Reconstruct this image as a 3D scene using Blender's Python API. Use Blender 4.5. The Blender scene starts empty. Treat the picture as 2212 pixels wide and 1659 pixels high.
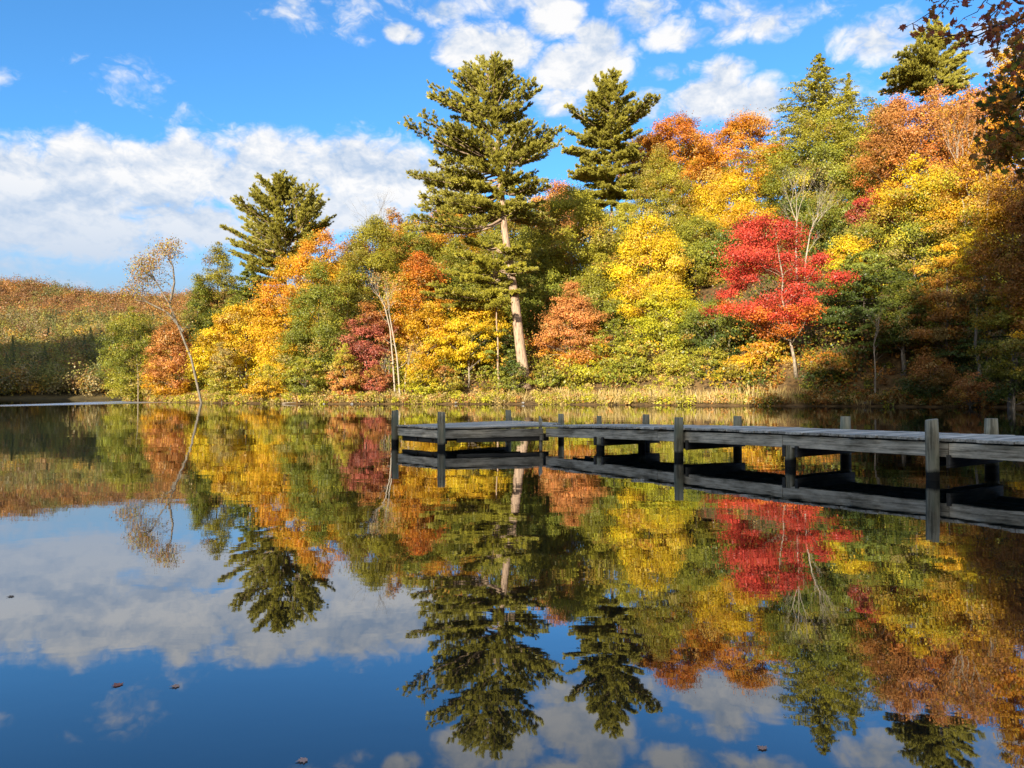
import bpy, math, random
import numpy as np
from math import radians as R
scene = bpy.context.scene
COL = scene.collection
rnd = random.Random(7)

# ------------------------------------------------------------------ camera model (photo read at 2212 x 1659)
K = 1024/2212.0
F = 760.0
CAMZ = 1.1
PITCH = math.atan(11.8/F)
cp, sp = math.cos(PITCH), math.sin(PITCH)
def at(X, Y, d):
    """world point seen at photo position X,Y, at distance d along the view"""
    a = (X*K-512)/F; b = (384-Y*K)/F
    fy = cp - b*sp; fz = sp + b*cp
    return np.array([a/fy*d, d, CAMZ + fz/fy*d])
cam_d = bpy.data.cameras.new('camera'); cam = bpy.data.objects.new('camera', cam_d); COL.objects.link(cam)
cam.location = (0, 0, CAMZ); cam.rotation_euler = (math.pi/2+PITCH, 0, 0)
cam_d.sensor_width = 36; cam_d.lens = F/1024*36; cam_d.clip_end = 6000; cam_d.clip_start = 0.05
scene.camera = cam

# ------------------------------------------------------------------ tagging
def tag(o, label=None, cat=None, group=None, kind=None):
    if label: o['label'] = label
    if cat: o['category'] = cat
    if group: o['group'] = group
    if kind: o['kind'] = kind
    return o
def empty(name, loc):
    o = bpy.data.objects.new(name, None); COL.objects.link(o); o.location = loc; o.empty_display_size = .3
    return o
def link(name, me, mat=None, parent=None, loc=None):
    o = bpy.data.objects.new(name, me); COL.objects.link(o)
    if mat: me.materials.append(mat)
    if parent: o.parent = parent
    if loc is not None: o.location = loc
    return o

# ------------------------------------------------------------------ materials
def nodes(name):
    m = bpy.data.materials.new(name); m.use_nodes = True
    nt = m.node_tree; nt.nodes.clear()
    out = nt.nodes.new('ShaderNodeOutputMaterial')
    return m, nt, out
def N(nt, t, **kw):
    n = nt.nodes.new(t)
    for k, v in kw.items():
        if k[0] == '_': setattr(n, k[1:], v)
        else: n.inputs[k.replace('__', ' ')].default_value = v
    return n
def L(nt, a, b): nt.links.new(a, b)

def leaf_material(name, transl=.35, gloss=.06):
    m, nt, out = nodes(name)
    at_ = N(nt, 'ShaderNodeAttribute', _attribute_name='leaf_col')
    d = N(nt, 'ShaderNodeBsdfDiffuse', Roughness=.6); t = N(nt, 'ShaderNodeBsdfTranslucent')
    g = N(nt, 'ShaderNodeBsdfGlossy', Roughness=.45); g.inputs['Color'].default_value = (1, 1, 1, 1)
    mx = N(nt, 'ShaderNodeMixShader', Fac=transl); mg = N(nt, 'ShaderNodeMixShader', Fac=gloss)
    L(nt, at_.outputs['Color'], d.inputs['Color']); L(nt, at_.outputs['Color'], t.inputs['Color'])
    L(nt, d.outputs[0], mx.inputs[1]); L(nt, t.outputs[0], mx.inputs[2])
    L(nt, mx.outputs[0], mg.inputs[1]); L(nt, g.outputs[0], mg.inputs[2])
    L(nt, mg.outputs[0], out.inputs[0])
    return m
M_LEAF = leaf_material('foliage', .38, .02)
M_NEED = leaf_material('needles', .36, .025)

def noise_mat(name, c1, c2, scale=(3, 3, 3), detail=5, rough=.85, bump=.3, bdist=.02, dist=0, contrast=(.35, .65), coord='Object'):
    m, nt, out = nodes(name)
    tc = N(nt, 'ShaderNodeTexCoord'); mp = N(nt, 'ShaderNodeMapping'); mp.inputs['Scale'].default_value = scale
    L(nt, tc.outputs[coord], mp.inputs[0])
    nz = N(nt, 'ShaderNodeTexNoise', Scale=1.0, Detail=detail, Roughness=.62, Distortion=dist); L(nt, mp.outputs[0], nz.inputs['Vector'])
    mr = N(nt, 'ShaderNodeMapRange'); mr.inputs[1].default_value, mr.inputs[2].default_value = contrast
    L(nt, nz.outputs[0], mr.inputs[0])
    mix = N(nt, 'ShaderNodeMixRGB'); mix.inputs[1].default_value = (*c1, 1); mix.inputs[2].default_value = (*c2, 1)
    L(nt, mr.outputs[0], mix.inputs[0])
    b = N(nt, 'ShaderNodeBsdfPrincipled', Roughness=rough); b.inputs['Specular IOR Level'].default_value = .2
    L(nt, mix.outputs[0], b.inputs['Base Color'])
    bp = N(nt, 'ShaderNodeBump', Strength=bump, Distance=bdist); L(nt, nz.outputs[0], bp.inputs['Height']); L(nt, bp.outputs[0], b.inputs['Normal'])
    L(nt, b.outputs[0], out.inputs[0])
    return m
M_BARK = noise_mat('bark_grey', (.09, .075, .055), (.26, .22, .17), (7, 7, 1.6), bump=.6, bdist=.05)
M_BARKD = noise_mat('bark_dark', (.04, .032, .025), (.14, .11, .08), (7, 7, 1.6), bump=.6, bdist=.05)
M_PINEB = noise_mat('bark_pine', (.12, .08, .055), (.43, .3, .2), (6, 6, 1.1), bump=.8, bdist=.06, contrast=(.33, .55))
M_BIRCH = noise_mat('bark_birch', (.12, .1, .07), (.4, .335, .25), (3, 3, 9), bump=.3, bdist=.02, contrast=(.3, .45))
M_TWIG = noise_mat('bark_pale', (.17, .135, .095), (.4, .325, .235), (5, 5, 2), bump=.3, bdist=.02)
M_GROUND = noise_mat('leaf_litter', (.05, .035, .018), (.2, .12, .045), (1.7, 1.7, 1.7), detail=9, bump=.8, bdist=.15)
M_HILL = noise_mat('hill_floor', (.05, .04, .02), (.11, .08, .03), (.2, .2, .2), detail=8, bump=.3, bdist=.3)
M_ROCK = noise_mat('shore_rock', (.12, .11, .1), (.34, .32, .29), (4, 4, 4), bump=.5, bdist=.05)

# ------------------------------------------------------------------ mesh helpers
def unit(v): return v/np.maximum(np.linalg.norm(v, axis=-1, keepdims=True), 1e-9)
class Leaves:
    def __init__(s): s.V = []; s.C = []
    def add(s, C, Nn, half, aspect, col, U=None, rng=None):
        n = len(C)
        if U is None: U = rng.normal(size=(n, 3))
        U = unit(U - Nn*np.sum(U*Nn, 1, keepdims=True)); W = np.cross(Nn, U)
        half = np.broadcast_to(np.asarray(half, float).reshape(-1, 1), (n, 1))
        a = U*half; b = W*half*aspect
        s.V.append(np.stack([C+a, C+b*1.0+a*.1, C-a, C-b+a*.1], 1).reshape(-1, 3)); s.C.append(np.clip(col, .004, .9))
    def build(s, name, mat, parent=None, loc=(0, 0, 0)):
        V = np.concatenate(s.V) - np.asarray(loc, float); Cc = np.concatenate(s.C); n = len(Cc)
        me = bpy.data.meshes.new(name)
        me.vertices.add(4*n); me.vertices.foreach_set('co', V.astype(np.float32).ravel())
        me.loops.add(4*n); me.loops.foreach_set('vertex_index', np.arange(4*n, dtype=np.int32))
        me.polygons.add(n); me.polygons.foreach_set('loop_start', np.arange(0, 4*n, 4, dtype=np.int32))
        me.update(calc_edges=True)
        at_ = me.attributes.new('leaf_col', 'FLOAT_COLOR', 'FACE')
        at_.data.foreach_set('color', np.concatenate([Cc, np.ones((n, 1))], 1).astype(np.float32).ravel())
        return link(name, me, mat, parent)
class Tubes:
    def __init__(s): s.v = []; s.f = []
    def tube(s, pts, rad, sides=6, cap=True):
        pts = [np.asarray(p, float) for p in pts]; base = len(s.v); n = len(pts)
        ref = np.array([.31, .95, .07])
        for i, p in enumerate(pts):
            t = pts[min(i+1, n-1)]-pts[max(i-1, 0)]; t = t/(np.linalg.norm(t)+1e-9)
            u = np.cross(t, ref); u /= (np.linalg.norm(u)+1e-9); w = np.cross(t, u)
            for k in range(sides):
                a = 2*math.pi*k/sides
                s.v.append(p+(u*math.cos(a)+w*math.sin(a))*rad[i])
        for i in range(n-1):
            for k in range(sides):
                a = base+i*sides+k; b = base+i*sides+(k+1) % sides
                s.f.append((a, b, b+sides, a+sides))
        if cap:
            s.f.append(tuple(base+(n-1)*sides+k for k in range(sides)))
            s.f.append(tuple(base+k for k in reversed(range(sides))))
    def build(s, name, mat, parent=None, loc=(0, 0, 0), smooth=True):
        me = bpy.data.meshes.new(name); lo = np.asarray(loc, float)
        me.from_pydata([tuple(p-lo) for p in s.v], [], s.f)
        if smooth: me.polygons.foreach_set('use_smooth', np.ones(len(me.polygons), dtype=bool))
        me.update()
        return link(name, me, mat, parent)
def curve(p0, p1, sag=0., wob=0., n=6, rng=None):
    p0 = np.asarray(p0, float); p1 = np.asarray(p1, float); out = []
    for i in range(n+1):
        t = i/n; p = p0*(1-t)+p1*t
        p = p+np.array([0, 0, sag*4*t*(1-t)])
        if rng is not None and wob and 0 < i < n: p = p+rng.normal(size=3)*wob
        out.append(p)
    return out

# ------------------------------------------------------------------ terrain
SHORE = np.array([(64, 30), (58, 46), (55, 60), (48, 70.5), (37, 77), (26, 83), (14, 91), (1, 99), (-12, 101), (-29, 102), (-45, 115), (-60, 131), (-76, 149),
                  (-77, 157), (-66, 170), (-50, 200), (-20, 260), (20, 330)], float)
POLY = np.concatenate([SHORE, np.array([(400, 330), (400, 30)], float)])
def sdist(x, y):
    x = np.asarray(x, float); y = np.asarray(y, float)
    d = np.full(x.shape, 1e9); ins = np.zeros(x.shape, bool)
    n = len(POLY)
    for i in range(n):
        a = POLY[i]; b = POLY[(i+1) % n]; e = b-a
        t = np.clip(((x-a[0])*e[0]+(y-a[1])*e[1])/(e@e), 0, 1)
        if i < len(SHORE)-1: d = np.minimum(d, np.hypot(x-a[0]-t*e[0], y-a[1]-t*e[1]))
        c = (a[1] > y) != (b[1] > y)
        with np.errstate(divide='ignore', invalid='ignore'):
            xi = (b[0]-a[0])*(y-a[1])/(b[1]-a[1])+a[0]
        ins ^= c & (x < xi)
    return np.where(ins, d, -d)
def ground_z(x, y):
    x = np.asarray(x, float); y = np.asarray(y, float)
    t = sdist(x, y)
    t = t + .7*np.sin(x*.9)*np.cos(x*.37+y*.5)*np.clip(1-np.abs(t)/6, 0, 1)
    s = np.interp(x, [-70, -40, 0, 40, 80], [.14, .3, .5, .75, .8])
    tt = np.maximum(t-3.5, 0)
    z = np.where(t < 0, np.maximum(t*.3, -2.0), .10+np.minimum(t, 3.5)*.22 + s*70*(1-np.exp(-tt/70)))
    z = z + np.where(t > 2, .25*np.sin(x*.31+1)*np.sin(y*.27), 0)
    return z
def gz(x, y): return float(ground_z(np.array([x]), np.array([y]))[0])
def grid_mesh(name, xs, ys, zf, mat, label=None):
    X, Y = np.meshgrid(xs, ys); Z = zf(X, Y)
    nx, ny = len(xs), len(ys)
    V = np.stack([X, Y, Z], -1).reshape(-1, 3)
    idx = np.arange(nx*ny).reshape(ny, nx)
    Fc = np.stack([idx[:-1, :-1], idx[:-1, 1:], idx[1:, 1:], idx[1:, :-1]], -1).reshape(-1, 4)
    me = bpy.data.meshes.new(name); me.from_pydata(V.tolist(), [], Fc.tolist())
    me.polygons.foreach_set('use_smooth', np.ones(len(me.polygons), dtype=bool)); me.update()
    o = link(name, me, mat); tag(o, kind='structure')
    return o
grid_mesh('ground', np.arange(-95, 200, 1.6), np.arange(28, 300, 1.6), ground_z, M_GROUND)
# sheet under the lake out to the horizon
grid_mesh('lake_bed', np.linspace(-3000, 3000, 21), np.linspace(-3000, 3000, 21), lambda X, Y: X*0-2.5, M_GROUND)

# far hill across the lake
def hill_z(x, y):
    zr = np.interp(x, [-900, -520, -323, -280, -236, -150, 0, 200], [72, 74, 64, 60, 58, 54, 38, 20])
    t = np.clip((y-262-4*np.sin(x*.05))/215, 0, 1.6)
    p = np.where(t < 1, t**1.15, 1-(t-1)*.5)
    z = .2+zr*p + 2.5*np.sin(x*.045)*np.sin(y*.035+1)*np.clip(t*3, 0, 1)
    return np.where(y < 262+4*np.sin(x*.05), -1.5, z)
grid_mesh('hill', np.arange(-700, 160, 6.), np.arange(250, 620, 6.), hill_z, M_HILL)
# hill left of the frame that keeps the low sun off the foot of the far hill
def side_hill(x, y):
    w = x*.91-y*.42; l = x*.42+y*.91
    return -2+(102+6*np.sin(x*1.9)*np.cos(y*1.7)+11*np.sin(w*.21)+6*np.sin(w*.47+1)+.25*(-250-w))*np.exp(-((w+300)/76)**2)*np.exp(-((l+5)/75)**2)
grid_mesh('hill', np.arange(-460, -110, 8.), np.arange(-60, 330, 8.), side_hill, M_HILL)

# the bank the viewer stands on
BANK = np.array([(-120, -16), (-40, -8), (-3, -1.2), (3, .6), (6.2, 4.3), (11, 11), (25, 22), (50, 36), (66, 32)], float)
def bank_z(x, y):
    d = np.full(x.shape, 1e9)
    for i in range(len(BANK)-1):
        a, b = BANK[i], BANK[i+1]; e = b-a
        t = np.clip(((x-a[0])*e[0]+(y-a[1])*e[1])/(e@e), 0, 1); d = np.minimum(d, np.hypot(x-a[0]-t*e[0], y-a[1]-t*e[1]))
    yb = np.interp(x, BANK[:, 0], BANK[:, 1]); s = np.where((y < yb) , d, -d)
    t = np.maximum(s, 0)
    w = x*.9075-y*.42; l = x*.42+y*.9075
    h = np.interp(w, [-60, -20, -6, 8, 80], [3, 8, 32, 38, 38]); q = np.clip((-l-38)/48, 0, 1)
    return np.where(s < 0, np.maximum(s*.3, -2.), .1+.12*np.minimum(t, 4)+2.5*(1-np.exp(-np.maximum(t-2, 0)/12))+h*q*q*(3-2*q))
def bz(x, y): return float(bank_z(np.array([float(x)]), np.array([float(y)]))[0])
grid_mesh('bank', np.arange(-150, 150, 2.2), np.arange(-190, 40, 2.2), bank_z, M_GROUND)

# ------------------------------------------------------------------ trees
PAL = dict(
    yellow=[(.76, .54, .02), (.7, .44, .016), (.74, .58, .03)],
    lime=[(.48, .46, .025), (.36, .38, .025), (.58, .5, .025)],
    gold=[(0.7, 0.4, 0.02), (0.66, 0.33, 0.02), (0.7, 0.46, 0.025)],
    orange=[(0.66, 0.28, 0.022), (0.62, 0.21, 0.022), (0.68, 0.35, 0.025)],
    redorange=[(0.6, 0.18, 0.025), (0.56, 0.13, 0.025), (0.62, 0.24, 0.025)],
    salmon=[(0.62, 0.27, 0.08), (0.56, 0.2, 0.06), (0.64, 0.34, 0.09)],
    red=[(0.62, 0.07, 0.04), (0.56, 0.05, 0.038), (0.64, 0.12, 0.055)],
    crimson=[(0.44, 0.12, 0.08), (0.38, 0.1, 0.06), (0.5, 0.16, 0.09)],
    rust=[(0.44, 0.19, 0.045), (0.38, 0.15, 0.035), (0.5, 0.25, 0.05)],
    brown=[(.38, .17, .03), (.32, .125, .025), (.44, .22, .032)],
    olive=[(0.35, 0.31, 0.03), (0.28, 0.255, 0.026), (0.42, 0.365, 0.036)],
    green=[(0.24, 0.26, 0.032), (0.18, 0.21, 0.026), (0.31, 0.31, 0.038)],
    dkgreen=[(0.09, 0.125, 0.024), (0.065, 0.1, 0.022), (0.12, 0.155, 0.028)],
    ygreen=[(0.46, 0.41, 0.04), (0.37, 0.36, 0.034), (0.54, 0.46, 0.045)],
    tan=[(0.5, 0.37, 0.13), (0.43, 0.3, 0.09), (0.58, 0.45, 0.17)],
    pine=[(.39, .345, .05), (.33, .3, .045), (.45, .4, .06)],
    spruce=[(0.19, 0.2, 0.04), (0.15, 0.17, 0.036), (0.23, 0.235, 0.045)],
)
def pal(name, n, rng):
    p = np.array(PAL[name]); w = rng.dirichlet([1.1]*3, n)
    return w@p
def grad(cols, t, rng):
    """cols: palette names from bottom to top; t: 0..1"""
    n = len(t)
    if len(cols) == 1: c = pal(cols[0], n, rng)
    else:
        u = np.clip(t+rng.normal(size=n)*.06, 0, .999)*(len(cols)-1); i = np.minimum(u.astype(int), len(cols)-2); f = np.clip((u-i-.25)*2, 0, 1)
        P = [pal(c, n, rng) for c in cols]; P = np.stack(P, 0)
        c = P[i, np.arange(n)]*(1-f[:, None])+P[i+1, np.arange(n)]*f[:, None]
    return c
def prof(shape, t):
    t = np.clip(t, 0, 1)
    if shape == 'round': tm, q = .42, .5
    elif shape == 'oval': tm, q = .38, .62
    elif shape == 'cone': tm, q = .18, .85
    elif shape == 'spire': tm, q = .12, 1.05
    elif shape == 'vase': tm, q = .62, .5
    elif shape == 'dome': tm, q = .25, .5
    elif shape == 'peak': tm, q = .22, .72
    lo = np.sqrt(np.clip(1-((tm-t)/tm)**2*.8, 0, 1)); hi = np.power(np.clip(1-((t-tm)/(1-tm))**(2 if q < .7 else 1.15), 0, 1), q)
    return np.where(t < tm, lo, np.maximum(hi, .02))

def setup(X, d, ytop, seed, baseX=None, basedz=0):
    top = at(X, ytop, d); b = at(baseX if baseX is not None else X, ytop, d)
    base = np.array([b[0], d, gz(b[0], d)+basedz]); top[2] = max(top[2], base[2]+(9 if d > 110 else 1.5))
    return base, top

def deciduous(name, X, d, ytop, ybot, wd, cols, label, seed=1, shape='round', leaf=.36, dens=1., layered=0., baseX=None, bark=None, trunk_r=None,
              clump=1., fluff=.75, group=None, cat='tree', gaps=.12, lump=.22, turn=.3):
    rng = np.random.default_rng(seed*101+13)
    base, top = setup(X, d, ytop, seed, baseX)
    zb = min(max(at(X, ybot, d)[2], base[2]+.4), top[2]-1.); H = top[2]-base[2]; Hc = top[2]-zb; W = wd*K/F*d*1.1; leaf *= .7
    root = empty(name, base); tag(root, label, cat, group)
    cx = np.array([top[0], d, 0.])
    # clump centres in an uneven envelope
    rc0 = .8*clump*np.clip(.12*W, .55, 1.7)
    ncl = int(1.35*np.pi*W*Hc/(rc0**2*3.2))+10
    t = rng.random(ncl*3); keep = rng.random(ncl*3) < (prof(shape, t)**1.3+.05); t = t[keep][:ncl]; ncl = len(t)
    th = rng.random(ncl)*2*np.pi
    ph = rng.random(4)*6.28
    lum = 1+lump*(np.sin(2*th+ph[0]+t*5)*.5+np.sin(3*th+ph[1]-t*9)*.5+np.sin(5*th+ph[2]+t*14)*.35)
    rr = np.sqrt(.18+.82*rng.random(ncl))
    rad = np.maximum(W/2*prof(shape, t)*lum-rc0*.45, .1)*rr
    trunk_line = lambda z: base[:2]*(1-np.clip((z-base[2])/(top[2]-base[2]), 0, 1))+cx[:2]*np.clip((z-base[2])/(top[2]-base[2]), 0, 1)
    zc = zb+rc0*.5+t*(Hc-rc0*1.0)
    cen = np.stack([cx[0]+rad*np.cos(th), cx[1]+rad*np.sin(th), zc], 1)
    if layered:
        lev = Hc/ max(4, round(Hc/(2.0)))
        wv = lev*(.5*np.sin(2*th+ph[3])+.4*np.sin(3*th+ph[0]))
        zq = np.round((cen[:, 2]-zb+wv)/lev)*lev+zb-wv+rng.normal(size=ncl)*.16*lev; cen[:, 2] = cen[:, 2]*(1-layered)+zq*layered - rr*layered*.3
    rcs = rc0*np.clip(rng.lognormal(0, .38, ncl), .4, 2.)
    drop = rng.random(ncl) > .06+gaps*.6
    # leaves
    area = leaf*leaf*.62*.5
    ntot = int(dens*4.5*W*Hc*.8/area)
    wts = rcs**2*drop; wts = wts/wts.sum()
    cnt = rng.multinomial(ntot, wts)
    ci = np.repeat(np.arange(ncl), cnt); n = len(ci)
    dv = unit(rng.normal(size=(n, 3))); rad_l = rng.random(n)**.42
    flat = np.array([1, 1, .62-.28*layered])
    off = dv*rad_l[:, None]*rcs[ci][:, None]*flat*(1+.2*rng.normal(size=(n, 1))+.8*(rng.random((n, 1)) < .07))
    C = cen[ci]+off
    C[:, 2] = np.maximum(C[:, 2], ground_z(C[:, 0], C[:, 1])+.15)
    outw = unit(C-np.array([cx[0], cx[1], zb+Hc*.4]))
    Nn = unit(.62*rng.normal(size=(n, 3))+.85*dv+.5*outw+np.array([0, 0, .3]))
    tcol = np.clip((C[:, 2]-zb)/Hc, 0, 1)
    hue = rng.normal(size=ncl)*.13
    col = grad(cols, np.clip(tcol+hue[ci], 0, 1), rng)
    # some twigs turn later or earlier than the rest of the crown
    odd = rng.random(ncl); oc = np.where((odd < .10)[:, None], pal('ygreen', ncl, rng), np.where((odd < .17)[:, None], pal('tan', ncl, rng), pal('rust', ncl, rng)))
    wmix = np.where(odd < turn, rng.uniform(.2, .75, ncl), 0.)[:, None][ci]*(rng.random((n, 1)) < .8)
    col = col*(1-wmix)+oc[ci]*wmix
    col = col*(1+.16*rng.normal(size=(ncl, 1)))[ci]*(1+.18*rng.normal(size=(n, 1)))
    lv = Leaves(); lv.add(C, Nn, leaf*.5*rng.uniform(.7, 1.3, n), fluff, col, rng=rng)
    # trunk and limbs
    tb = Tubes(); r0 = trunk_r or np.clip(H*.011, .1, .34)
    zs = np.linspace(base[2]-.4, zb+Hc*.86, 9); pts = []
    wob = rng.normal(size=(9, 2))*.012*H*.6
    for i, z in enumerate(zs):
        q = trunk_line(z)+(wob[i] if 0 < i else 0); pts.append([q[0], q[1], z])
    rads = [r0*1.25]+[r0*(1-.9*i/8) for i in range(1, 9)]
    tb.tube(pts, rads, 8)
    pick = rng.permutation(ncl)[:min(ncl, 34)]
    for j in pick:
        c = cen[j]; zs_ = max(base[2]+H*.18, c[2]-np.linalg.norm(c[:2]-cx[:2])*.75-.3); zs_ = min(zs_, zb+Hc*.8)
        q = trunk_line(zs_); fr = (zs_-base[2])/H
        rb = max(r0*(1-fr)*.42, .03)
        cv = curve([q[0], q[1], zs_], c, -.04*H*.3, .06*rc0, 5, rng)
        tb.tube(cv, [rb*(1-.85*k/5) for k in range(6)], 5)
    tr = tb.build('trunk', bark or M_BARK, root, base); cr = lv.build('crown', M_LEAF, root, base)
    return root

def conifer(name, X, d, ytop, ybot, wd, cols, label, seed=1, shape='cone', leaf=.34, dens=1., droop=.35, bark=None, baseX=None, airy=0., group=None, rag=.3):
    """dense needle tree: tiers of sprays hanging outwards from the trunk"""
    rng = np.random.default_rng(seed*77+5)
    base, top = setup(X, d, ytop, seed, baseX)
    zb = max(at(X, ybot, d)[2], base[2]+.3); H = top[2]-base[2]; Hc = top[2]-zb; W = wd*K/F*d*1.12; leaf *= .9; dens *= 1.15
    root = empty(name, base); tag(root, label, 'tree', group)
    tb = Tubes(); r0 = np.clip(H*.011, .08, .3)
    def line(z):
        f = np.clip((z-base[2])/H, 0, 1); return np.array([base[0]*(1-f)+top[0]*f, d])
    tb.tube([[*line(z), z] for z in np.linspace(base[2]-.3, top[2], 8)], [r0*(1-.96*i/7) for i in range(8)], 7)
    lv = Leaves()
    nbr = int(11*Hc*max(W, 3)/7*dens)
    t = rng.random(nbr)**.9; th = rng.random(nbr)*2*np.pi
    ln = W/2*prof(shape, t)*(1-rag+rag*2*rng.random(nbr)**1.2); ln = np.maximum(ln, .35)
    lob = 1+.16*np.sin(3*th+t*11+seed)+.12*np.sin(2*th-t*17)
    ln = ln*lob
    for i in range(nbr):
        L_ = ln[i]; z0 = zb+t[i]*Hc; p0 = np.array([*line(z0), z0]); dr = np.array([math.cos(th[i]), math.sin(th[i]), .25-.1*(1-t[i])]); dr /= np.linalg.norm(dr)
        n = int((10+L_*15)*(1-.55*airy)); s = np.sqrt(rng.random(n))*.85+.15
        if airy: s = np.clip(s, .3, 1)
        side = np.array([-dr[1], dr[0], 0.]); lat = rng.normal(size=n)*.16*L_*(1.15-s)+rng.normal(size=n)*.12
        P = p0+dr*(s*L_)[:, None]+side*lat[:, None]
        P[:, 2] += -droop*L_*.45*s**2-np.abs(lat)*.35+rng.normal(size=n)*.09
        U = dr+side*np.sign(lat)[:, None]*.8+rng.normal(size=(n, 3))*.35; U[:, 2] -= droop*.6
        Nn = unit(np.array([0, 0, .7])+dr*.5+rng.normal(size=(n, 3))*.6)
        hz = np.full(n, t[i])
        c = grad(cols, hz, rng)*(1+.2*rng.normal())*(1+.17*rng.normal(size=(n, 1)))
        P[:, 2] = np.maximum(P[:, 2], base[2]-1)
        lv.add(P, Nn, leaf*.5*rng.uniform(.7, 1.35, n), .5, c, U=U)
        if i % 5 == 0: tb.tube(curve(p0, p0+dr*L_*.85-np.array([0, 0, droop*L_*.33]), 0, 0, 3), [.05, .04, .03, .012], 4, False)
    tb.build('trunk', bark or M_BARKD, root, base); lv.build('crown', M_NEED, root, base)
    return root

def white_pine(name, X, d, ytop, ybot, label, profile, seed=1, baseX=None, trunk=None, cols=('pine',), tuft=.5, bark=None, trunk_r=.42, dens=1., group=None, per=(5, 7), step=1.5, mult=1.05, drop=.05):
    """profile: list of (photo y, half width in photo px left, right) of the crown; trunk: list of photo points the stem passes through"""
    rng = np.random.default_rng(seed*31+7)
    top = at(X, ytop, d)
    if trunk: pts = [at(a, b, d) for a, b in trunk]
    else: pts = [at(baseX or X, 835, d), top]
    pts[0][2] = gz(pts[0][0], d)-.2
    zz = np.array([p[2] for p in pts]); xx = np.array([p[0] for p in pts]); o = np.argsort(zz); zz, xx = zz[o], xx[o]
    base = np.array([xx[0], d, zz[0]+.2])
    line = lambda z: np.array([np.interp(z, zz, xx), d, z])
    root = empty(name, base); tag(root, label, 'tree', group)
    tb = Tubes(); H = top[2]-base[2]
    zs = np.linspace(zz[0], top[2], 16); ph = rng.random()*6
    tb.tube([line(z)+np.array([.05*math.sin(i*1.3+ph), 0, 0]) for i, z in enumerate(zs)], [trunk_r*(1.18 if i == 0 else 1)*(1-.93*(i/15)**1.1) for i in range(16)], 10)
    py = np.array([at(X, p[0], d)[2] for p in profile]); pl = np.array([p[1]*K/F*d for p in profile]); pr = np.array([p[2]*K/F*d for p in profile])
    oo = np.argsort(py); py, pl, pr = py[oo], pl[oo], pr[oo]
    zbot = at(X, ybot, d)[2]; lv = Leaves()
    z = zbot; whorl = 0
    while z < top[2]-.25:
        f = (z-zbot)/(top[2]-zbot); k = rng.integers(per[0], per[1]+1); a0 = rng.random()*6.28
        for j in range(k):
            if rng.random() < drop: continue
            th = a0+j*6.283/k+rng.normal()*.25; cs = math.cos(th)
            hl, hr = np.interp(z, py, pl), np.interp(z, py, pr)
            half = hr if cs > 0 else hl
            mean = (hl+hr)/2; L_ = (half*abs(cs)+mean*(1-abs(cs)))*rng.uniform(.62, 1.08)
            if L_ < .3: L_ = .3
            el = -.1+.28*f+.75*max(0, f-.55)/.45*.95+rng.normal()*.07
            dh = np.array([math.cos(th), math.sin(th), 0.]); p0 = line(z+rng.normal()*.12)
            m = 7; br = []
            for q in range(m+1):
                s = q/m; br.append(p0+dh*(L_*s*math.cos(el*.9))+np.array([0, 0, L_*(math.sin(el)*s+.2*s*s*(1-.3*f)-.10*s*(1-f))]))
            br = np.array(br); rb = .03+.012*L_
            tb.tube(br, [rb*(1-.85*q/m) for q in range(m+1)], 5, False)
            # plumes along the branch
            nt = int((L_*20+10)*dens*mult); s = rng.uniform(.22 if L_ > 2 else .05, 1.0, nt)**.85
            ip = s*m; i0 = np.minimum(ip.astype(int), m-1); fr = (ip-i0)[:, None]
            P = br[i0]*(1-fr)+br[i0+1]*fr
            side = np.array([-dh[1], dh[0], 0.])
            ntw = max(2, int(L_*1.3)); ts = np.sort(rng.uniform(.2, .95, ntw)); sgn = np.where(np.arange(ntw) % 2, 1., -1.)
            tl = .42*L_*(1.12-ts)*rng.uniform(.6, 1.2, ntw)+.25
            on = rng.random(nt) < (.45 if L_ > 1.2 else .8); kk = rng.integers(ntw, size=nt); u = rng.random(nt)**.7
            i1 = np.minimum((ts[kk]*m).astype(int), m-1); f1 = (ts[kk]*m-i1)[:, None]
            Q = br[i1]*(1-f1)+br[i1+1]*f1+(dh*.8+side*sgn[kk][:, None]*.75)*(u*tl[kk])[:, None]; Q[:, 2] += .12*(u*tl[kk])*(1+f)
            P = np.where(on[:, None], P, Q)+rng.normal(size=(nt, 3))*np.array([.13, .13, .07]); P[:, 2] += rng.uniform(-.05, .3, nt)
            ls = np.where(on, 0, sgn[kk])
            nb = 13
            T = np.repeat(P, nb, 0); n = len(T)
            fw = unit(dh*.75+side*np.repeat(ls*.45, nb)[:, None]+np.array([0, 0, .62])+rng.normal(size=(n, 3))*.5)
            ll = tuft*rng.uniform(.6, 1.25, n)
            Cc = T+fw*(ll*.45)[:, None]
            Nn = unit(rng.normal(size=(n, 3))+np.array([0, -.3, .35]))
            Nn = unit(Nn-fw*np.sum(Nn*fw, 1, keepdims=True))
            col = grad(cols, np.full(n, f), rng)*(1+.13*rng.normal())*np.repeat(1+.13*rng.normal(size=(nt, 1)), nb, 0)*(1+.1*rng.normal(size=(n, 1)))
            lv.add(Cc, Nn, ll*.5, .2, col, U=fw)
        z += step*(1-.45*f)*rng.uniform(.75, 1.25); whorl += 1
    tb.build('trunk', bark or M_PINEB, root, base); lv.build('crown', M_NEED, root, base)
    return root

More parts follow.
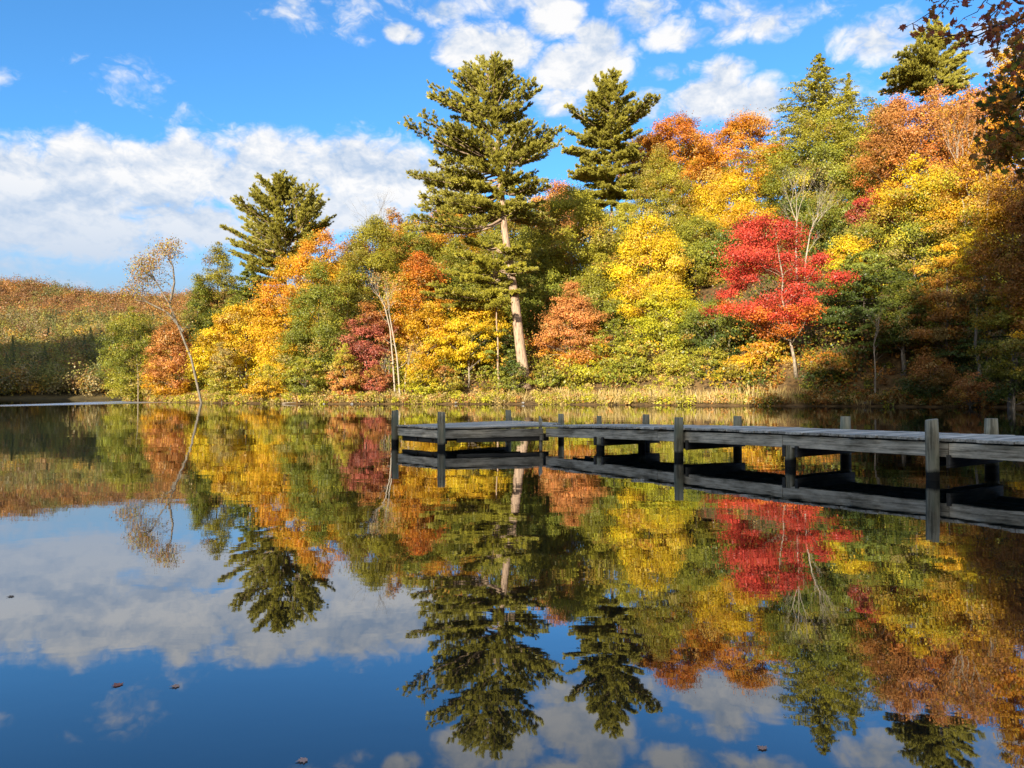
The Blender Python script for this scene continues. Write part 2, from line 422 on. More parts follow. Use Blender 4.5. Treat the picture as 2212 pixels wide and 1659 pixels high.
def bough_pine(name, d, trunk, boughs, label, seed=1, trunk_r=.4, cols=('pine',), tuft=.5, extra=14, leaders=(), dens=1., bark=None):
    """trunk: photo points foot to top; boughs: (start x, y, tip x, y[, depth share]) read from the photo"""
    rng = np.random.default_rng(seed*19+1)
    pts = [at(a, b, d) for a, b in trunk]; pts[0][2] = gz(pts[0][0], d)-.2
    zz = np.array([p[2] for p in pts]); xx = np.array([p[0] for p in pts]); o = np.argsort(zz); zz, xx = zz[o], xx[o]
    base = np.array([xx[0], d, zz[0]+.2]); top = zz[-1]; line = lambda z: np.array([np.interp(z, zz, xx), d, z])
    root = empty(name, base); tag(root, label, 'tree'); tb = Tubes(); lv = Leaves()
    zs = np.linspace(zz[0], top, 18); ph = rng.random()*6
    tb.tube([line(z)+np.array([.06*math.sin(i*1.3+ph), 0, 0]) for i, z in enumerate(zs)], [trunk_r*(1.2 if i == 0 else 1)*(1-.94*(i/17)**1.15) for i in range(18)], 10)
    for a, b, c, e in leaders: tb.tube(curve(at(a, b, d), at(c, e, d), -.2, .05, 6, rng), [trunk_r*.4*(1-.85*i/6) for i in range(7)], 6, False)
    B = [(at(q[0], q[1], d), at(q[2], q[3], d), q[4] if len(q) > 4 else None) for q in boughs]
    todo = []
    for p0, p1, dp in B:
        L_ = np.linalg.norm(p1-p0); dp = rng.uniform(-.45, .45) if dp is None else dp
        todo.append((p0, p1+np.array([0, dp*L_, 0])))
        for k in range(2 if L_ < 4 else 4):
            g = rng.uniform(.5, .95); q = p0+(p1-p0)*g; sg = 1 if k % 2 else -1
            todo.append((p0+rng.normal(size=3)*.15, q+np.array([rng.normal()*.07*L_, (dp*g+sg*rng.uniform(.15, .5))*L_, rng.normal()*.04*L_])))
    for k in range(extra*2):      # boughs pointing away from or towards the viewer
        p0, p1, _ = B[rng.integers(len(B))]; q0 = line(p0[2]+rng.normal()*.5); L_ = np.linalg.norm(p1-p0)*rng.uniform(.35, .85); th = rng.choice([-1, 1])*(math.pi/2)+rng.normal()*.45
        todo.append((q0, q0+np.array([math.cos(th)*L_, math.sin(th)*L_, (p1[2]-p0[2])*.8])))
    zlo = min(q[0][2] for q in B); zhi = max(q[0][2] for q in B); Lm = max(np.linalg.norm(q[1]-q[0]) for q in B)
    for k in range(int(extra*1.6)):      # short inner shoots close to the stem
        q0 = line(rng.uniform(zlo, zhi)); th = rng.random()*6.28; L_ = rng.uniform(.12, .3)*Lm; todo.append((q0, q0+np.array([math.cos(th)*L_, math.sin(th)*L_, L_*rng.uniform(.1, .7)])))
    for p0, p1 in todo:
        dv = p1-p0; L_ = np.linalg.norm(dv); hd = unit(np.array([dv[0], dv[1], 0.])+1e-6); side = np.array([-hd[1], hd[0], 0.]); m = 8
        el = dv[2]/max(L_, .1)
        br = np.array([p0+dv*(q/m)+np.array([0, 0, -.13*L_*(1-.6*max(el, 0))*4*(q/m)*(1-q/m)*(1.15-q/m)]) for q in range(m+1)])
        tb.tube(br, [(.025+.011*L_)*(1-.85*q/m) for q in range(m+1)], 5, False)
        fwd = unit(dv); ntw = max(4, int(L_*2.1)); ts = np.linspace(.2, .97, ntw)+rng.normal(size=ntw)*.02; ts = np.clip(ts, .12, 1); sgn = np.where(np.arange(ntw) % 2, 1., -1.)
        tl = (.34*L_*np.sqrt(np.clip(1.05-ts, .03, 1))*(.35+.65*np.clip(ts*2, 0, 1)))*rng.uniform(.6, 1.15, ntw)+.25
        nt = int((L_*15+12)*dens); kk = rng.integers(ntw, size=nt); u = rng.random(nt)**.75; on = rng.random(nt) < .28
        s_ = np.where(on, rng.uniform(.3, 1, nt), ts[kk]); i1 = np.minimum((s_*m).astype(int), m-1); f1 = (s_*m-i1)[:, None]; P = br[i1]*(1-f1)+br[i1+1]*f1
        off = (fwd*.72+side*sgn[kk][:, None]*.7)*(u*tl[kk])[:, None]; off[:, 2] += .14*u*tl[kk]
        P = P+np.where(on[:, None], 0, off)+rng.normal(size=(nt, 3))*np.array([.09, .09, .06]); P[:, 2] += rng.uniform(-.02, .22, nt)+.015*L_*rng.random(nt)
        nb = 12; T = np.repeat(P, nb, 0); n = len(T)
        fw = unit(fwd*.8+side*np.repeat(np.where(on, 0, sgn[kk])*.35, nb)[:, None]+np.array([0, 0, .55])+rng.normal(size=(n, 3))*.42)
        ll = tuft*1.0*rng.uniform(.55, 1.25, n); Cc = T+fw*(ll*.45)[:, None]
        Nn = unit(rng.normal(size=(n, 3))*.7+np.array([-.3, -.6, .55])); Nn = unit(Nn-fw*np.sum(Nn*fw, 1, keepdims=True))
        col = grad(list(cols), rng.random(n), rng)*(1+.1*rng.normal())*np.repeat(1+.15*rng.normal(size=(nt, 1)), nb, 0)*(1+.1*rng.normal(size=(n, 1)))
        lv.add(Cc, Nn, ll*.5, .2, col, U=fw)
    tb.build('trunk', bark or M_PINEB, root, base); lv.build('crown', M_NEED, root, base)
    return root
def conv(ax, ay, k, L_): return [tuple([ax+k*q[0], ay+k*q[1], ax+k*q[2], ay+k*q[3]]+list(q[4:])) for q in L_]
def branching(tb, p, dv, ln, r, depth, rng, tips, spread=.5, up=.15, kids=(2, 3), sides=6):
    n = 4; pts = [p]; q = p.copy(); dd = dv.copy()
    for i in range(n):
        dd = unit(dd+rng.normal(size=3)*.09+np.array([0, 0, up*.12])); q = q+dd*ln/n; pts.append(q.copy())
    r1 = r*.62
    tb.tube(pts, [r+(r1-r)*i/n for i in range(n+1)], sides, False)
    if depth <= 0: tips.append((q.copy(), dd.copy())); return
    k = rng.integers(kids[0], kids[1]+1)
    for j in range(k):
        ax = unit(rng.normal(size=3)); side = unit(np.cross(dd, ax))
        nd = unit(dd+side*spread*rng.uniform(.5, 1.3)+np.array([0, 0, up]))
        branching(tb, q if rng.random() < .6 else pts[-2], nd, ln*rng.uniform(.62, .88), r1*rng.uniform(.6, .85), depth-1, rng, tips, spread, up, kids, max(3, sides-1))
    if rng.random() < .8:
        side = unit(np.cross(dd, rng.normal(size=3)))
        branching(tb, pts[2], unit(dd*.6+side*.8+np.array([0, 0, up])), ln*.6, r1*.5, max(depth-2, 0), rng, tips, spread, up, kids, max(3, sides-1))

def bare_tree(name, stems, d, label, seed=1, r=.14, depth=4, ln=3., bark=None, leaf_cols=None, leaf=.3, nleaf=14, cl=.55, spread=.45, up=.18, kids=(2, 3), group=None, crown=True):
    """stems: list of photo polylines from the foot up; branches break out from the top of each"""
    rng = np.random.default_rng(seed*53+3)
    b0 = at(*stems[0][0], d); base = np.array([b0[0], d, gz(b0[0], d)])
    root = empty(name, base); tag(root, label, 'tree', group)
    tb = Tubes(); tips = []
    for k, st in enumerate(stems):
        pts = [at(a, b, d)+np.array([0, (k-.5)*.5, 0]) for a, b in st]
        pts[0][2] = min(pts[0][2], gz(pts[0][0], pts[0][1]))-.3 if pts[0][2] < base[2]+2.5 else pts[0][2]
        fine = []
        for i in range(len(pts)-1):
            for q in range(4): fine.append(pts[i]*(1-q/4)+pts[i+1]*q/4)
        fine.append(pts[-1]); m = len(fine)-1
        tb.tube(fine, [r*(1-.45*i/m) for i in range(m+1)], 8, False)
        dd = unit(pts[-1]-pts[-2]); re = r*.55
        for j in range(3):
            side = unit(np.cross(dd, rng.normal(size=3)))
            branching(tb, pts[-1], unit(dd+side*spread*.8), ln, re*.8, depth, rng, tips, spread, up, kids)
        for i in range(int(m*.45), m, 2):
            side = unit(rng.normal(size=3)*np.array([1, 1, .2])); branching(tb, fine[i], unit(dd*.5+side*.8), ln*.7, re*.5, max(depth-2, 1), rng, tips, spread, up, kids)
    tb.build('trunk', bark or M_TWIG, root, base)
    if leaf_cols:
        lv = Leaves()
        for p, dd in tips:
            n = rng.poisson(nleaf)
            if n == 0: continue
            C = p+rng.normal(size=(n, 3))*cl*np.array([1, 1, .6]); Nn = unit(rng.normal(size=(n, 3))+np.array([0, -.2, .6]))
            c = grad(leaf_cols, rng.random(n), rng)*(1+.15*rng.normal())*(1+.15*rng.normal(size=(n, 1)))
            lv.add(C, Nn, leaf*.5*rng.uniform(.7, 1.3, n), .75, c, rng=rng)
        lv.build('crown', M_LEAF, root, base)
    return root

def leafy(name, X, d, ytop, ybot, wd, cols, label, seed=1, shape='cone', leaf=.34, dens=1., *a, **k):
    shape = {'cone': 'peak', 'oval': 'oval'}.get(shape, shape)
    deciduous(name, X, d, ytop, ybot, wd*1.02, cols, label, seed, shape, min(leaf, .36), 1.0, bark=M_BARKD, clump=.85, fluff=.6, lump=.16, gaps=.05)

# ---- ridge and back rows -----------------------------------------------------------------------------------------------
G = None
deciduous('deciduous_tree', 1458, 160, 248, 430, 165, ['orange', 'orange', 'redorange'], 'orange tree reddening at its round top, on the ridge right of the second pine', 2, 'round', .42)
deciduous('deciduous_tree', 1605, 160, 252, 430, 175, ['gold', 'orange', 'orange'], 'burnt orange tree on the ridge left of the tall green spire', 3, 'round', .42)
deciduous('deciduous_tree', 1385, 170, 290, 430, 110, ['orange', 'gold'], 'small orange crown low on the skyline just right of the second pine', 4, 'round', .42)
deciduous('deciduous_tree', 1555, 142, 372, 560, 175, ['yellow', 'yellow', 'gold'], 'golden yellow tree with orange top below the orange ridge trees', 5, 'round', .38)
leafy('leafy_tree', 1425, 140, 312, 600, 190, ['olive', 'olive'], 'olive green broad tree below the orange ridge crowns', 6, 'cone', .42, 1.0)
bough_pine('white_pine', 150, [(1322, 860), (1320, 300), (1318, 160)], conv(699.9, 79.7, .3739, [
    (1652, 300, 1605, 225), (1654, 300, 1700, 225), (1653, 340, 1565, 265), (1655, 340, 1740, 270), (1655, 390, 1545, 310), (1658, 400, 1800, 315), (1655, 440, 1520, 375), (1660, 470, 1830, 370), (1658, 540, 1405, 440), (1662, 540, 1908, 410), (1660, 560, 1800, 500), (1655, 580, 1520, 500),
    (1655, 610, 1425, 535), (1655, 690, 1400, 645), (1660, 650, 1815, 630), (1655, 770, 1470, 745), (1660, 770, 1815, 755), (1655, 860, 1530, 850), (1660, 860, 1790, 850), (1655, 500, 1610, 480, -1), (1655, 650, 1590, 640, -1), (1655, 780, 1700, 790, -1), (1655, 720, 1500, 700), (1660, 720, 1790, 690), (1655, 900, 1500, 930), (1660, 900, 1800, 930), (1655, 960, 1530, 1000), (1660, 960, 1780, 1000), (1655, 920, 1660, 960, -1), (1655, 820, 1430, 800), (1660, 700, 1845, 685), (1660, 830, 1850, 825), (1655, 890, 1450, 905), (1655, 640, 1480, 590), (1660, 600, 1820, 560), (1655, 800, 1640, 820, -1), (1655, 570, 1640, 560, -1)]),
    'second white pine on the skyline right of the tallest pine', 7, .4, tuft=.6, extra=36, dens=1.35)
bough_pine('white_pine', 130, [(2026, 860), (2022, 165), (2018, 52)], conv(1824.2, 0, .2314, [
    (845, 330, 790, 240), (845, 330, 890, 250), (848, 400, 690, 290), (850, 400, 930, 290), (850, 480, 690, 410), (852, 470, 990, 370), (852, 430, 850, 330, -1), (858, 560, 440, 580), (858, 570, 560, 500), (860, 600, 500, 645), (860, 560, 1085, 440), (860, 620, 1080, 560), (862, 600, 950, 560, -1), (865, 700, 345, 745),
    (868, 740, 400, 800), (868, 720, 1135, 570), (868, 770, 1200, 625), (868, 800, 1130, 760), (868, 800, 590, 790), (868, 780, 720, 700), (868, 760, 900, 700, -1), (868, 850, 620, 860), (868, 850, 1100, 850)]),
    'pine high on the right skyline above the rust orange tree', 8, .38, tuft=.55, extra=10, bark=M_BARKD)
conifer('hemlock_tree', 1768, 135, 118, 420, 215, ['ygreen', 'olive', 'olive'], 'tall olive green tree with an airy pointed top, highest between the orange trees', 9, 'cone', .4, .75, airy=.45, rag=.5)
conifer('hemlock_tree', 1832, 139, 158, 420, 110, ['olive', 'olive'], 'thin airy spire just right of the tall olive green tree', 10, 'spire', .38, .8, airy=.5, rag=.5)
deciduous('deciduous_tree', 1775, 128, 240, 560, 215, ['ygreen', 'green', 'olive'], 'big yellow green tree filling the slope under the airy pointed top', 11, 'oval', .36)
deciduous('deciduous_tree', 1900, 140, 225, 400, 90, ['gold', 'olive'], 'small olive and gold crown between the airy spire and the rust orange tree', 12, 'round', .4)
deciduous('deciduous_tree', 1985, 112, 185, 480, 235, ['redorange', 'rust', 'salmon'], 'large rust orange tree below the right skyline pine', 13, 'round', .36, lump=.15)
deciduous('deciduous_tree', 2110, 118, 185, 420, 130, ['orange', 'salmon'], 'pale orange crown right of the large rust orange tree', 14, 'round', .38)
deciduous('deciduous_tree', 2205, 84, 70, 330, 120, ['orange', 'gold'], 'orange gold crown at the right edge behind the dark overhanging leaves', 15, 'round', .32)
deciduous('deciduous_tree', 905, 152, 462, 640, 130, ['gold', 'orange', 'olive'], 'dull orange crown on the skyline left of the tallest pine', 16, 'round', .42)
deciduous('deciduous_tree', 850, 158, 446, 600, 75, ['gold', 'rust'], 'small rusty crown beside the bare grey treetop on the skyline', 17, 'oval', .4)
deciduous('deciduous_tree', 1205, 150, 392, 560, 120, ['salmon', 'salmon'], 'muted salmon orange crown right behind the tallest pine', 18, 'round', .4)
deciduous('deciduous_tree', 975, 142, 430, 620, 130, ['olive', 'orange'], 'olive and orange tree half hidden behind the left boughs of the tallest pine', 19, 'round', .4)
deciduous('deciduous_tree', 1110, 140, 430, 640, 150, ['olive', 'green'], 'dull green tree hidden behind the stem of the tallest pine', 20, 'round', .4)
bare_tree('bare_tree', [[(808, 600), (806, 500)]], 148, 'leafless grey treetop on the skyline above the olive green slope', 21, .14, 4, 3.2, M_BARK, None, spread=.5, up=.2)
# left
bough_pine('white_pine', 140, [(618, 860), (616, 520), (607, 380)], conv(0, 288, .3588, [
    (1692, 400, 1650, 265), (1692, 400, 1720, 255), (1690, 420, 1585, 290), (1690, 430, 1750, 290), (1692, 470, 1515, 350), (1695, 500, 1560, 410, -.6), (1700, 560, 1440, 440), (1700, 610, 1415, 490), (1702, 650, 1450, 570), (1708, 710, 1400, 595), (1710, 750, 1400, 660), (1710, 800, 1430, 730), (1712, 850, 1490, 810), (1714, 890, 1540, 890),
    (1790, 560, 1870, 310), (1790, 560, 1815, 300), (1785, 580, 1910, 380), (1785, 600, 1945, 425), (1775, 640, 1975, 490), (1765, 650, 1940, 525), (1755, 700, 1900, 600), (1740, 740, 1915, 615), (1730, 800, 1810, 700), (1725, 860, 1770, 800), (1700, 600, 1640, 560, -1), (1710, 700, 1650, 690, -1), (1710, 780, 1620, 780, -1), (1715, 850, 1680, 840, -1), (1700, 520, 1700, 430, -1), (1720, 640, 1780, 600, -.8)]),
    'bushy white pine on the left, standing over the yellow maples', 23, .4, tuft=.55, extra=16, leaders=[(617, 560, 665, 392)])
leafy('hemlock_tree', 472, 150, 520, 800, 120, ['green', 'olive', 'olive'], 'loosely pointed olive hemlock left of the bushy pine, behind the yellow maple', 25, 'cone', .36)
leafy('hemlock_tree', 428, 146, 590, 820, 95, ['dkgreen', 'green'], 'low dark hemlock right beside the top of the leaning tree', 26, 'cone', .36)
conifer('spruce_tree', 540, 146, 560, 760, 120, ['spruce', 'green'], 'dark green spruce in front of the lower boughs of the left pine', 27, 'cone', .42)
leafy('cedar_tree', 285, 140, 658, 862, 128, ['ygreen', 'green', 'olive'], 'rounded olive green cedar at the left tip of the shore', 28, 'oval', .38, 1.2, .2)
deciduous('deciduous_tree', 372, 132, 690, 862, 110, ['gold', 'salmon', 'rust'], 'pink and rust coloured small tree behind the leaning trunk', 29, 'oval', .34)
deciduous('deciduous_tree', 345, 138, 775, 862, 75, ['tan', 'ygreen'], 'low tan green bush between the cedar and the leaning trunk', 30, 'dome', .32, cat='bush')
deciduous('maple_tree', 532, 121, 648, 858, 215, ['yellow', 'yellow', 'gold', 'yellow'], 'broad bright yellow maple at the water right of the leaning trunk', 31, 'dome', .34, 1.1, .5)
deciduous('maple_tree', 602, 123, 610, 780, 165, ['gold', 'gold', 'orange'], 'amber maple above the broad yellow one, below the left pine', 32, 'round', .36)
deciduous('maple_tree', 690, 128, 492, 720, 150, ['yellow', 'gold', 'orange'], 'tall golden orange maple right of the left pine', 33, 'oval', .36)
deciduous('maple_tree', 618, 115, 700, 850, 120, ['yellow', 'gold'], 'golden yellow maple at the water left of the green cone tree', 34, 'round', .33)
leafy('cedar_tree', 690, 111, 560, 852, 165, ['green', 'green', 'green'], 'dense green cone shaped cedar between yellow and crimson trees', 35, 'cone', .34, 1.25, .25, rag=.22)
leafy('leafy_tree', 810, 131, 452, 740, 215, ['olive', 'olive', 'olive'], 'broad olive green tree under the bare grey treetop', 36, 'cone', .4, 1.2, .2, rag=.25)
leafy('cedar_tree', 752, 122, 545, 760, 130, ['green', 'olive'], 'green tree directly behind the dense cone shaped cedar', 37, 'cone', .38, 1.1, .25)
leafy('leafy_tree', 895, 138, 490, 720, 130, ['olive', 'green'], 'olive tree with uneven top between the broad olive tree and the tallest pine', 38, 'oval', .4, 1.1, .2)
deciduous('deciduous_tree', 792, 110, 650, 845, 120, ['crimson', 'crimson', 'rust'], 'dusky crimson small tree left of the white birch stems', 39, 'oval', .3, .85, .55)
deciduous('maple_tree', 906, 116, 542, 760, 120, ['gold', 'orange', 'redorange'], 'fiery orange topped maple just right of the white birch stems', 40, 'oval', .34)
deciduous('maple_tree', 925, 110, 655, 855, 145, ['yellow', 'gold', 'gold'], 'golden yellow maple beneath the fiery orange topped one', 41, 'oval', .32, 1., .5)
deciduous('maple_tree', 1022, 106.5, 632, 790, 135, ['yellow', 'yellow', 'gold'], 'slender yellow maple with flat layers left of the tallest pine stem', 42, 'round', .3, .85, .7, baseX=1012, bark=M_TWIG, trunk_r=.13)
bare_tree('birch_tree', [[(866, 870), (858, 770), (842, 680)], [(854, 868), (848, 780), (842, 710), (830, 660)], [(872, 866), (874, 810)], [(845, 868), (836, 830)]], 104.5, 'clump of nearly leafless white birch stems in front of crimson leaves', 43, .13, 3, 1.75, M_BIRCH, ['salmon', 'tan'], .26, 2, .6, .42, .22)
leafy('leafy_tree', 985, 124, 505, 790, 160, ['green', 'green', 'olive'], 'green tree behind the lower left boughs of the tallest pine', 44, 'cone', .38, 1.15, .25)
conifer('hemlock_tree', 1068, 109, 720, 855, 135, ['green', 'dkgreen'], 'low dark green hemlock at the left foot of the tallest pine', 45, 'dome', .32, 1.1, .4)
bough_pine('white_pine', 105, [(1137, 838), (1118, 700), (1100, 560), (1086, 470), (1078, 330), (1062, 110)], conv(699.9, 79.7, .3739, [
    (952, 240, 900, 110), (952, 240, 990, 100), (950, 270, 860, 140), (952, 270, 1015, 130), (955, 310, 795, 195), (958, 330, 1070, 185), (958, 350, 745, 235), (962, 380, 1140, 230), (968, 420, 730, 280), (970, 460, 615, 340), (980, 470, 1250, 300),
    (985, 510, 1180, 400), (985, 500, 850, 420, -.7), (990, 540, 1175, 490), (990, 560, 820, 480), (975, 400, 900, 300, -.6), (975, 400, 1050, 300, -.6), (985, 540, 1010, 450, -1.2),
    (1000, 640, 655, 515), (1000, 690, 500, 575), (1003, 700, 640, 640), (1003, 680, 720, 590, -.5), (1040, 710, 1370, 530), (1040, 720, 1300, 590), (1042, 735, 1360, 630), (1040, 720, 1200, 560, -.5),
    (1010, 770, 640, 765), (1010, 820, 500, 800), (1010, 850, 590, 850), (1010, 900, 575, 930), (1015, 920, 640, 965), (1015, 800, 870, 750, -.8), (1020, 800, 960, 680, -1.2), (1025, 850, 1210, 770), (1030, 900, 1290, 900), (1030, 880, 900, 900, -.8), (1030, 880, 1120, 860, -.8),
    (1030, 1010, 780, 1090), (1035, 1010, 1310, 1050), (1030, 1060, 515, 1150), (1032, 1030, 1190, 1000, -.5), (1030, 1000, 900, 1000, -.9), (1032, 1010, 1080, 985, -1.2), (1030, 960, 700, 1020), (1032, 960, 1250, 970)]),
    'tallest white pine with a leaning bare pale stem, in the centre', 46, .8, tuft=.5, extra=16)
# lower boughs belong to the same stem in the photo but stand on a younger pine right behind it
bough_pine('white_pine', 104.2, [(1078, 838), (1072, 650), (1062, 520)], conv(699.9, 79.7, .3739, [
    (1000, 1220, 820, 1190), (1000, 1230, 1170, 1260), (1000, 1290, 780, 1280), (1005, 1300, 900, 1320, -.8), (1005, 1340, 1215, 1345), (1005, 1370, 690, 1355), (1005, 1400, 810, 1420, -.5), (1008, 1480, 590, 1500), (1008, 1470, 1140, 1480), (1008, 1450, 920, 1530, -.8), (1010, 1510, 960, 1570, -.9), (1010, 1540, 700, 1560)]),
    'young pine with flat sunlit boughs just left of the tallest pine stem', 47, .14, ('ygreen', 'pine'), .42, 6, dens=1.5)
deciduous('deciduous_tree', 1235, 126, 398, 760, 235, ['green', 'ygreen', 'ygreen'], 'large yellow green tree right of the tallest pine', 48, 'oval', .36, lump=.15)
leafy('leafy_tree', 1180, 121, 520, 800, 150, ['green', 'green', 'ygreen'], 'green tree just behind the stem of the tallest pine', 49, 'cone', .36, 1.15, .25)
leafy('leafy_tree', 1300, 117, 540, 830, 160, ['green', 'olive'], 'green tree behind the salmon orange sapling', 50, 'cone', .36, 1.15, .25)
deciduous('maple_tree', 1236, 106.5, 592, 852, 180, ['orange', 'salmon', 'salmon', 'salmon'], 'salmon orange young maple in thin layers right of the tallest pine stem', 51, 'cone', .3, .7, .75, bark=M_TWIG, trunk_r=.12, gaps=.3)
conifer('hemlock_tree', 1325, 104, 690, 855, 120, ['ygreen', 'green'], 'young feathery green hemlock right of the salmon orange maple', 52, 'cone', .3, 1., .45, rag=.4)
deciduous('maple_tree', 1402, 113, 462, 720, 155, ['yellow', 'yellow', 'yellow'], 'bright yellow maple in mid slope left of the red maple', 53, 'oval', .34)
deciduous('maple_tree', 1440, 102, 600, 830, 135, ['lime', 'lime', 'yellow'], 'lime green maple turning yellow below the bright yellow one', 54, 'oval', .3, .9, .5)
leafy('leafy_tree', 1503, 122, 465, 800, 150, ['olive', 'green', 'olive'], 'grey green tree between the bright yellow and the red maples', 55, 'oval', .36, 1.15, .2)
leafy('leafy_tree', 1350, 134, 420, 640, 130, ['olive', 'ygreen'], 'olive green tree between the large yellow green tree and bright yellow maple', 56, 'cone', .4, 1.1)
deciduous('deciduous_tree', 1610, 126, 440, 640, 170, ['ygreen', 'gold', 'gold'], 'dull gold tree just above the red maple', 57, 'round', .36)
conifer('hemlock_tree', 1390, 99.5, 745, 858, 100, ['ygreen', 'tan'], 'small tan and green hemlock at the bank below the lime maple', 58, 'dome', .28, .9, .4)
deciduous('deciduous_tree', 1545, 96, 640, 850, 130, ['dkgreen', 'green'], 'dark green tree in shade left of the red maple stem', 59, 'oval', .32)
bare_tree('bare_tree', [[(1722, 700), (1718, 540), (1720, 480)], [(1738, 640), (1742, 560), (1752, 500)]], 104, 'pale leafless tree fanning out above the red maple', 60, .14, 4, 2.7, M_BIRCH, None, spread=.4, up=.25)
deciduous('maple_tree', 1664, 87, 428, 735, 232, ['redorange', 'red', 'red', 'red'], 'brilliant red maple on a slim grey stem near the shore', 61, 'oval', .29, .6, .35, baseX=1718, bark=M_TWIG, trunk_r=.2, gaps=.7, lump=.35, turn=.1)
deciduous('maple_tree', 1655, 91, 728, 830, 120, ['gold', 'orange'], 'low orange sapling under the left side of the red maple', 62, 'dome', .28, .8, .6)
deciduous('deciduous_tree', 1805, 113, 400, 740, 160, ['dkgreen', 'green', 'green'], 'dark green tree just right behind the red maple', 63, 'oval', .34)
deciduous('maple_tree', 1880, 101, 405, 500, 85, ['crimson', 'red'], 'small dark red crown left of the golden tree on the right', 64, 'round', .3)
deciduous('maple_tree', 1975, 96, 325, 640, 205, ['dkgreen', 'green', 'ygreen', 'yellow', 'gold'], 'big golden yellow tree with shaded green underside on the right', 65, 'oval', .31, .85, .3, gaps=.4, lump=.3)  # dark green low in the crown: underside shade put into the colour
deciduous('maple_tree', 1838, 92, 505, 660, 115, ['lime', 'yellow'], 'pale yellow crown touching the right side of the red maple', 66, 'round', .3)
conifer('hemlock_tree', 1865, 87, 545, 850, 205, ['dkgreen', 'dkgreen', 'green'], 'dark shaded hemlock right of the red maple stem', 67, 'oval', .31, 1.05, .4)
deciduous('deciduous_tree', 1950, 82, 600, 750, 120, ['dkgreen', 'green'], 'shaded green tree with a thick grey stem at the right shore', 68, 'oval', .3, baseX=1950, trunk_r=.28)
deciduous('maple_tree', 2045, 80, 520, 800, 165, ['dkgreen', 'brown', 'gold'], 'shaded golden tree in loose layers around a thin grey stem', 69, 'oval', .28, .75, .7, trunk_r=.17, gaps=.3)  # crown darkens downwards, shading painted into its palette
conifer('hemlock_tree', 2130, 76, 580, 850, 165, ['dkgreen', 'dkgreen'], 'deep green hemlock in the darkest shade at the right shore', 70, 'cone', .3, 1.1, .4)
bare_tree('birch_tree', [[(2075, 620), (2082, 470), (2068, 370)], [(2100, 560), (2092, 440), (2088, 360)]], 90, 'white birch stems rising through rust leaves on the right', 71, .13, 4, 2.8, M_BIRCH, ['rust', 'salmon', 'gold'], .26, 5, .6, .42, .22)
bare_tree('birch_tree', [[(2122, 640), (2126, 520), (2130, 440)]], 74, 'single white birch stem showing between brown leaves at the right', 72, .13, 3, 2.2, M_BIRCH, ['brown', 'rust'], .26, 14, .7, .45, .2)
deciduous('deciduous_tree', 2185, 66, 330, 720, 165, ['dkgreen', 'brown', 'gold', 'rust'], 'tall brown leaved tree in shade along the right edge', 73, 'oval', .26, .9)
deciduous('deciduous_tree', 2115, 88, 300, 640, 165, ['green', 'ygreen', 'gold', 'rust'], 'rust and olive tree in half shade behind the birch stems', 74, 'oval', .3)
deciduous('deciduous_tree', 2285, 60, 230, 800, 180, ['brown', 'rust'], 'dark rust tree cut by the right edge of the view', 75, 'oval', .26, .8)
deciduous('maple_tree', 2108, 73, 490, 590, 95, ['yellow', 'yellow'], 'small pale yellow spray beside the single white birch stem', 76, 'round', .26, .7, .5)
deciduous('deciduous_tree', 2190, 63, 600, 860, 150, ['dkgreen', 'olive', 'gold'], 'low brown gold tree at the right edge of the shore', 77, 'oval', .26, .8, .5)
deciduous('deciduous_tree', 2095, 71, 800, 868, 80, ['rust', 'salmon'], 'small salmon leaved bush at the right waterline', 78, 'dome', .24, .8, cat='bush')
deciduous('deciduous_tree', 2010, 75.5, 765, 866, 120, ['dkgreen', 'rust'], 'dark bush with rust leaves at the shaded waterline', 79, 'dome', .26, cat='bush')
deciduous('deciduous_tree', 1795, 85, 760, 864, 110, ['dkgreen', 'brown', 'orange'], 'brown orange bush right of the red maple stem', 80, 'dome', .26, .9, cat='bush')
# young growth along the bank
for k, (X, d, yt, yb, wd, cols, lab) in enumerate([
        (480, 113, 795, 862, 58, ['ygreen', 'tan'], 'small tan green sapling at the left foot of the broad yellow maple'), (660, 104.5, 770, 860, 85, ['green', 'ygreen'], 'low green sapling at the foot of the cone shaped cedar'),
        (745, 105, 740, 858, 75, ['salmon', 'ygreen'], 'small pinkish green sapling left of the crimson tree foot'), (908, 103.5, 765, 860, 80, ['lime', 'gold'], 'low lime gold sapling right of the white birch feet'),
        (962, 104, 785, 860, 70, ['ygreen', 'rust'], 'rust and green sapling under the slender flat layered yellow maple'), (1182, 102.5, 765, 858, 75, ['green', 'olive'], 'green sapling just right of the tallest pine foot'),
        (1268, 101, 775, 858, 80, ['ygreen', 'lime'], 'low yellow green sapling under the salmon orange maple'), (1362, 98.5, 735, 858, 80, ['green', 'ygreen'], 'green sapling right of the feathery hemlock'),
        (1455, 95.8, 750, 858, 95, ['ygreen', 'olive'], 'olive green sapling below the lime green maple'), (1530, 92.8, 745, 855, 80, ['green', 'olive'], 'green sapling left of the low orange sapling, at the bank'),
        (1602, 89.5, 765, 855, 85, ['olive', 'gold'], 'gold flecked sapling at the bank left of the red maple stem'), (580, 106.5, 785, 862, 85, ['gold', 'ygreen'], 'gold and green sapling at the right foot of the broad yellow maple'),
        (1108, 103, 775, 858, 60, ['green', 'dkgreen'], 'small dark green sapling touching the left foot of the tallest pine'), (815, 105.2, 785, 862, 60, ['crimson', 'rust'], 'low crimson sapling left of the white birch feet')]):
    deciduous('sapling', X, d, yt, yb, wd, cols, lab, 300+k, ['dome', 'oval', 'peak'][k % 3], .3, .8, .4, trunk_r=.06)
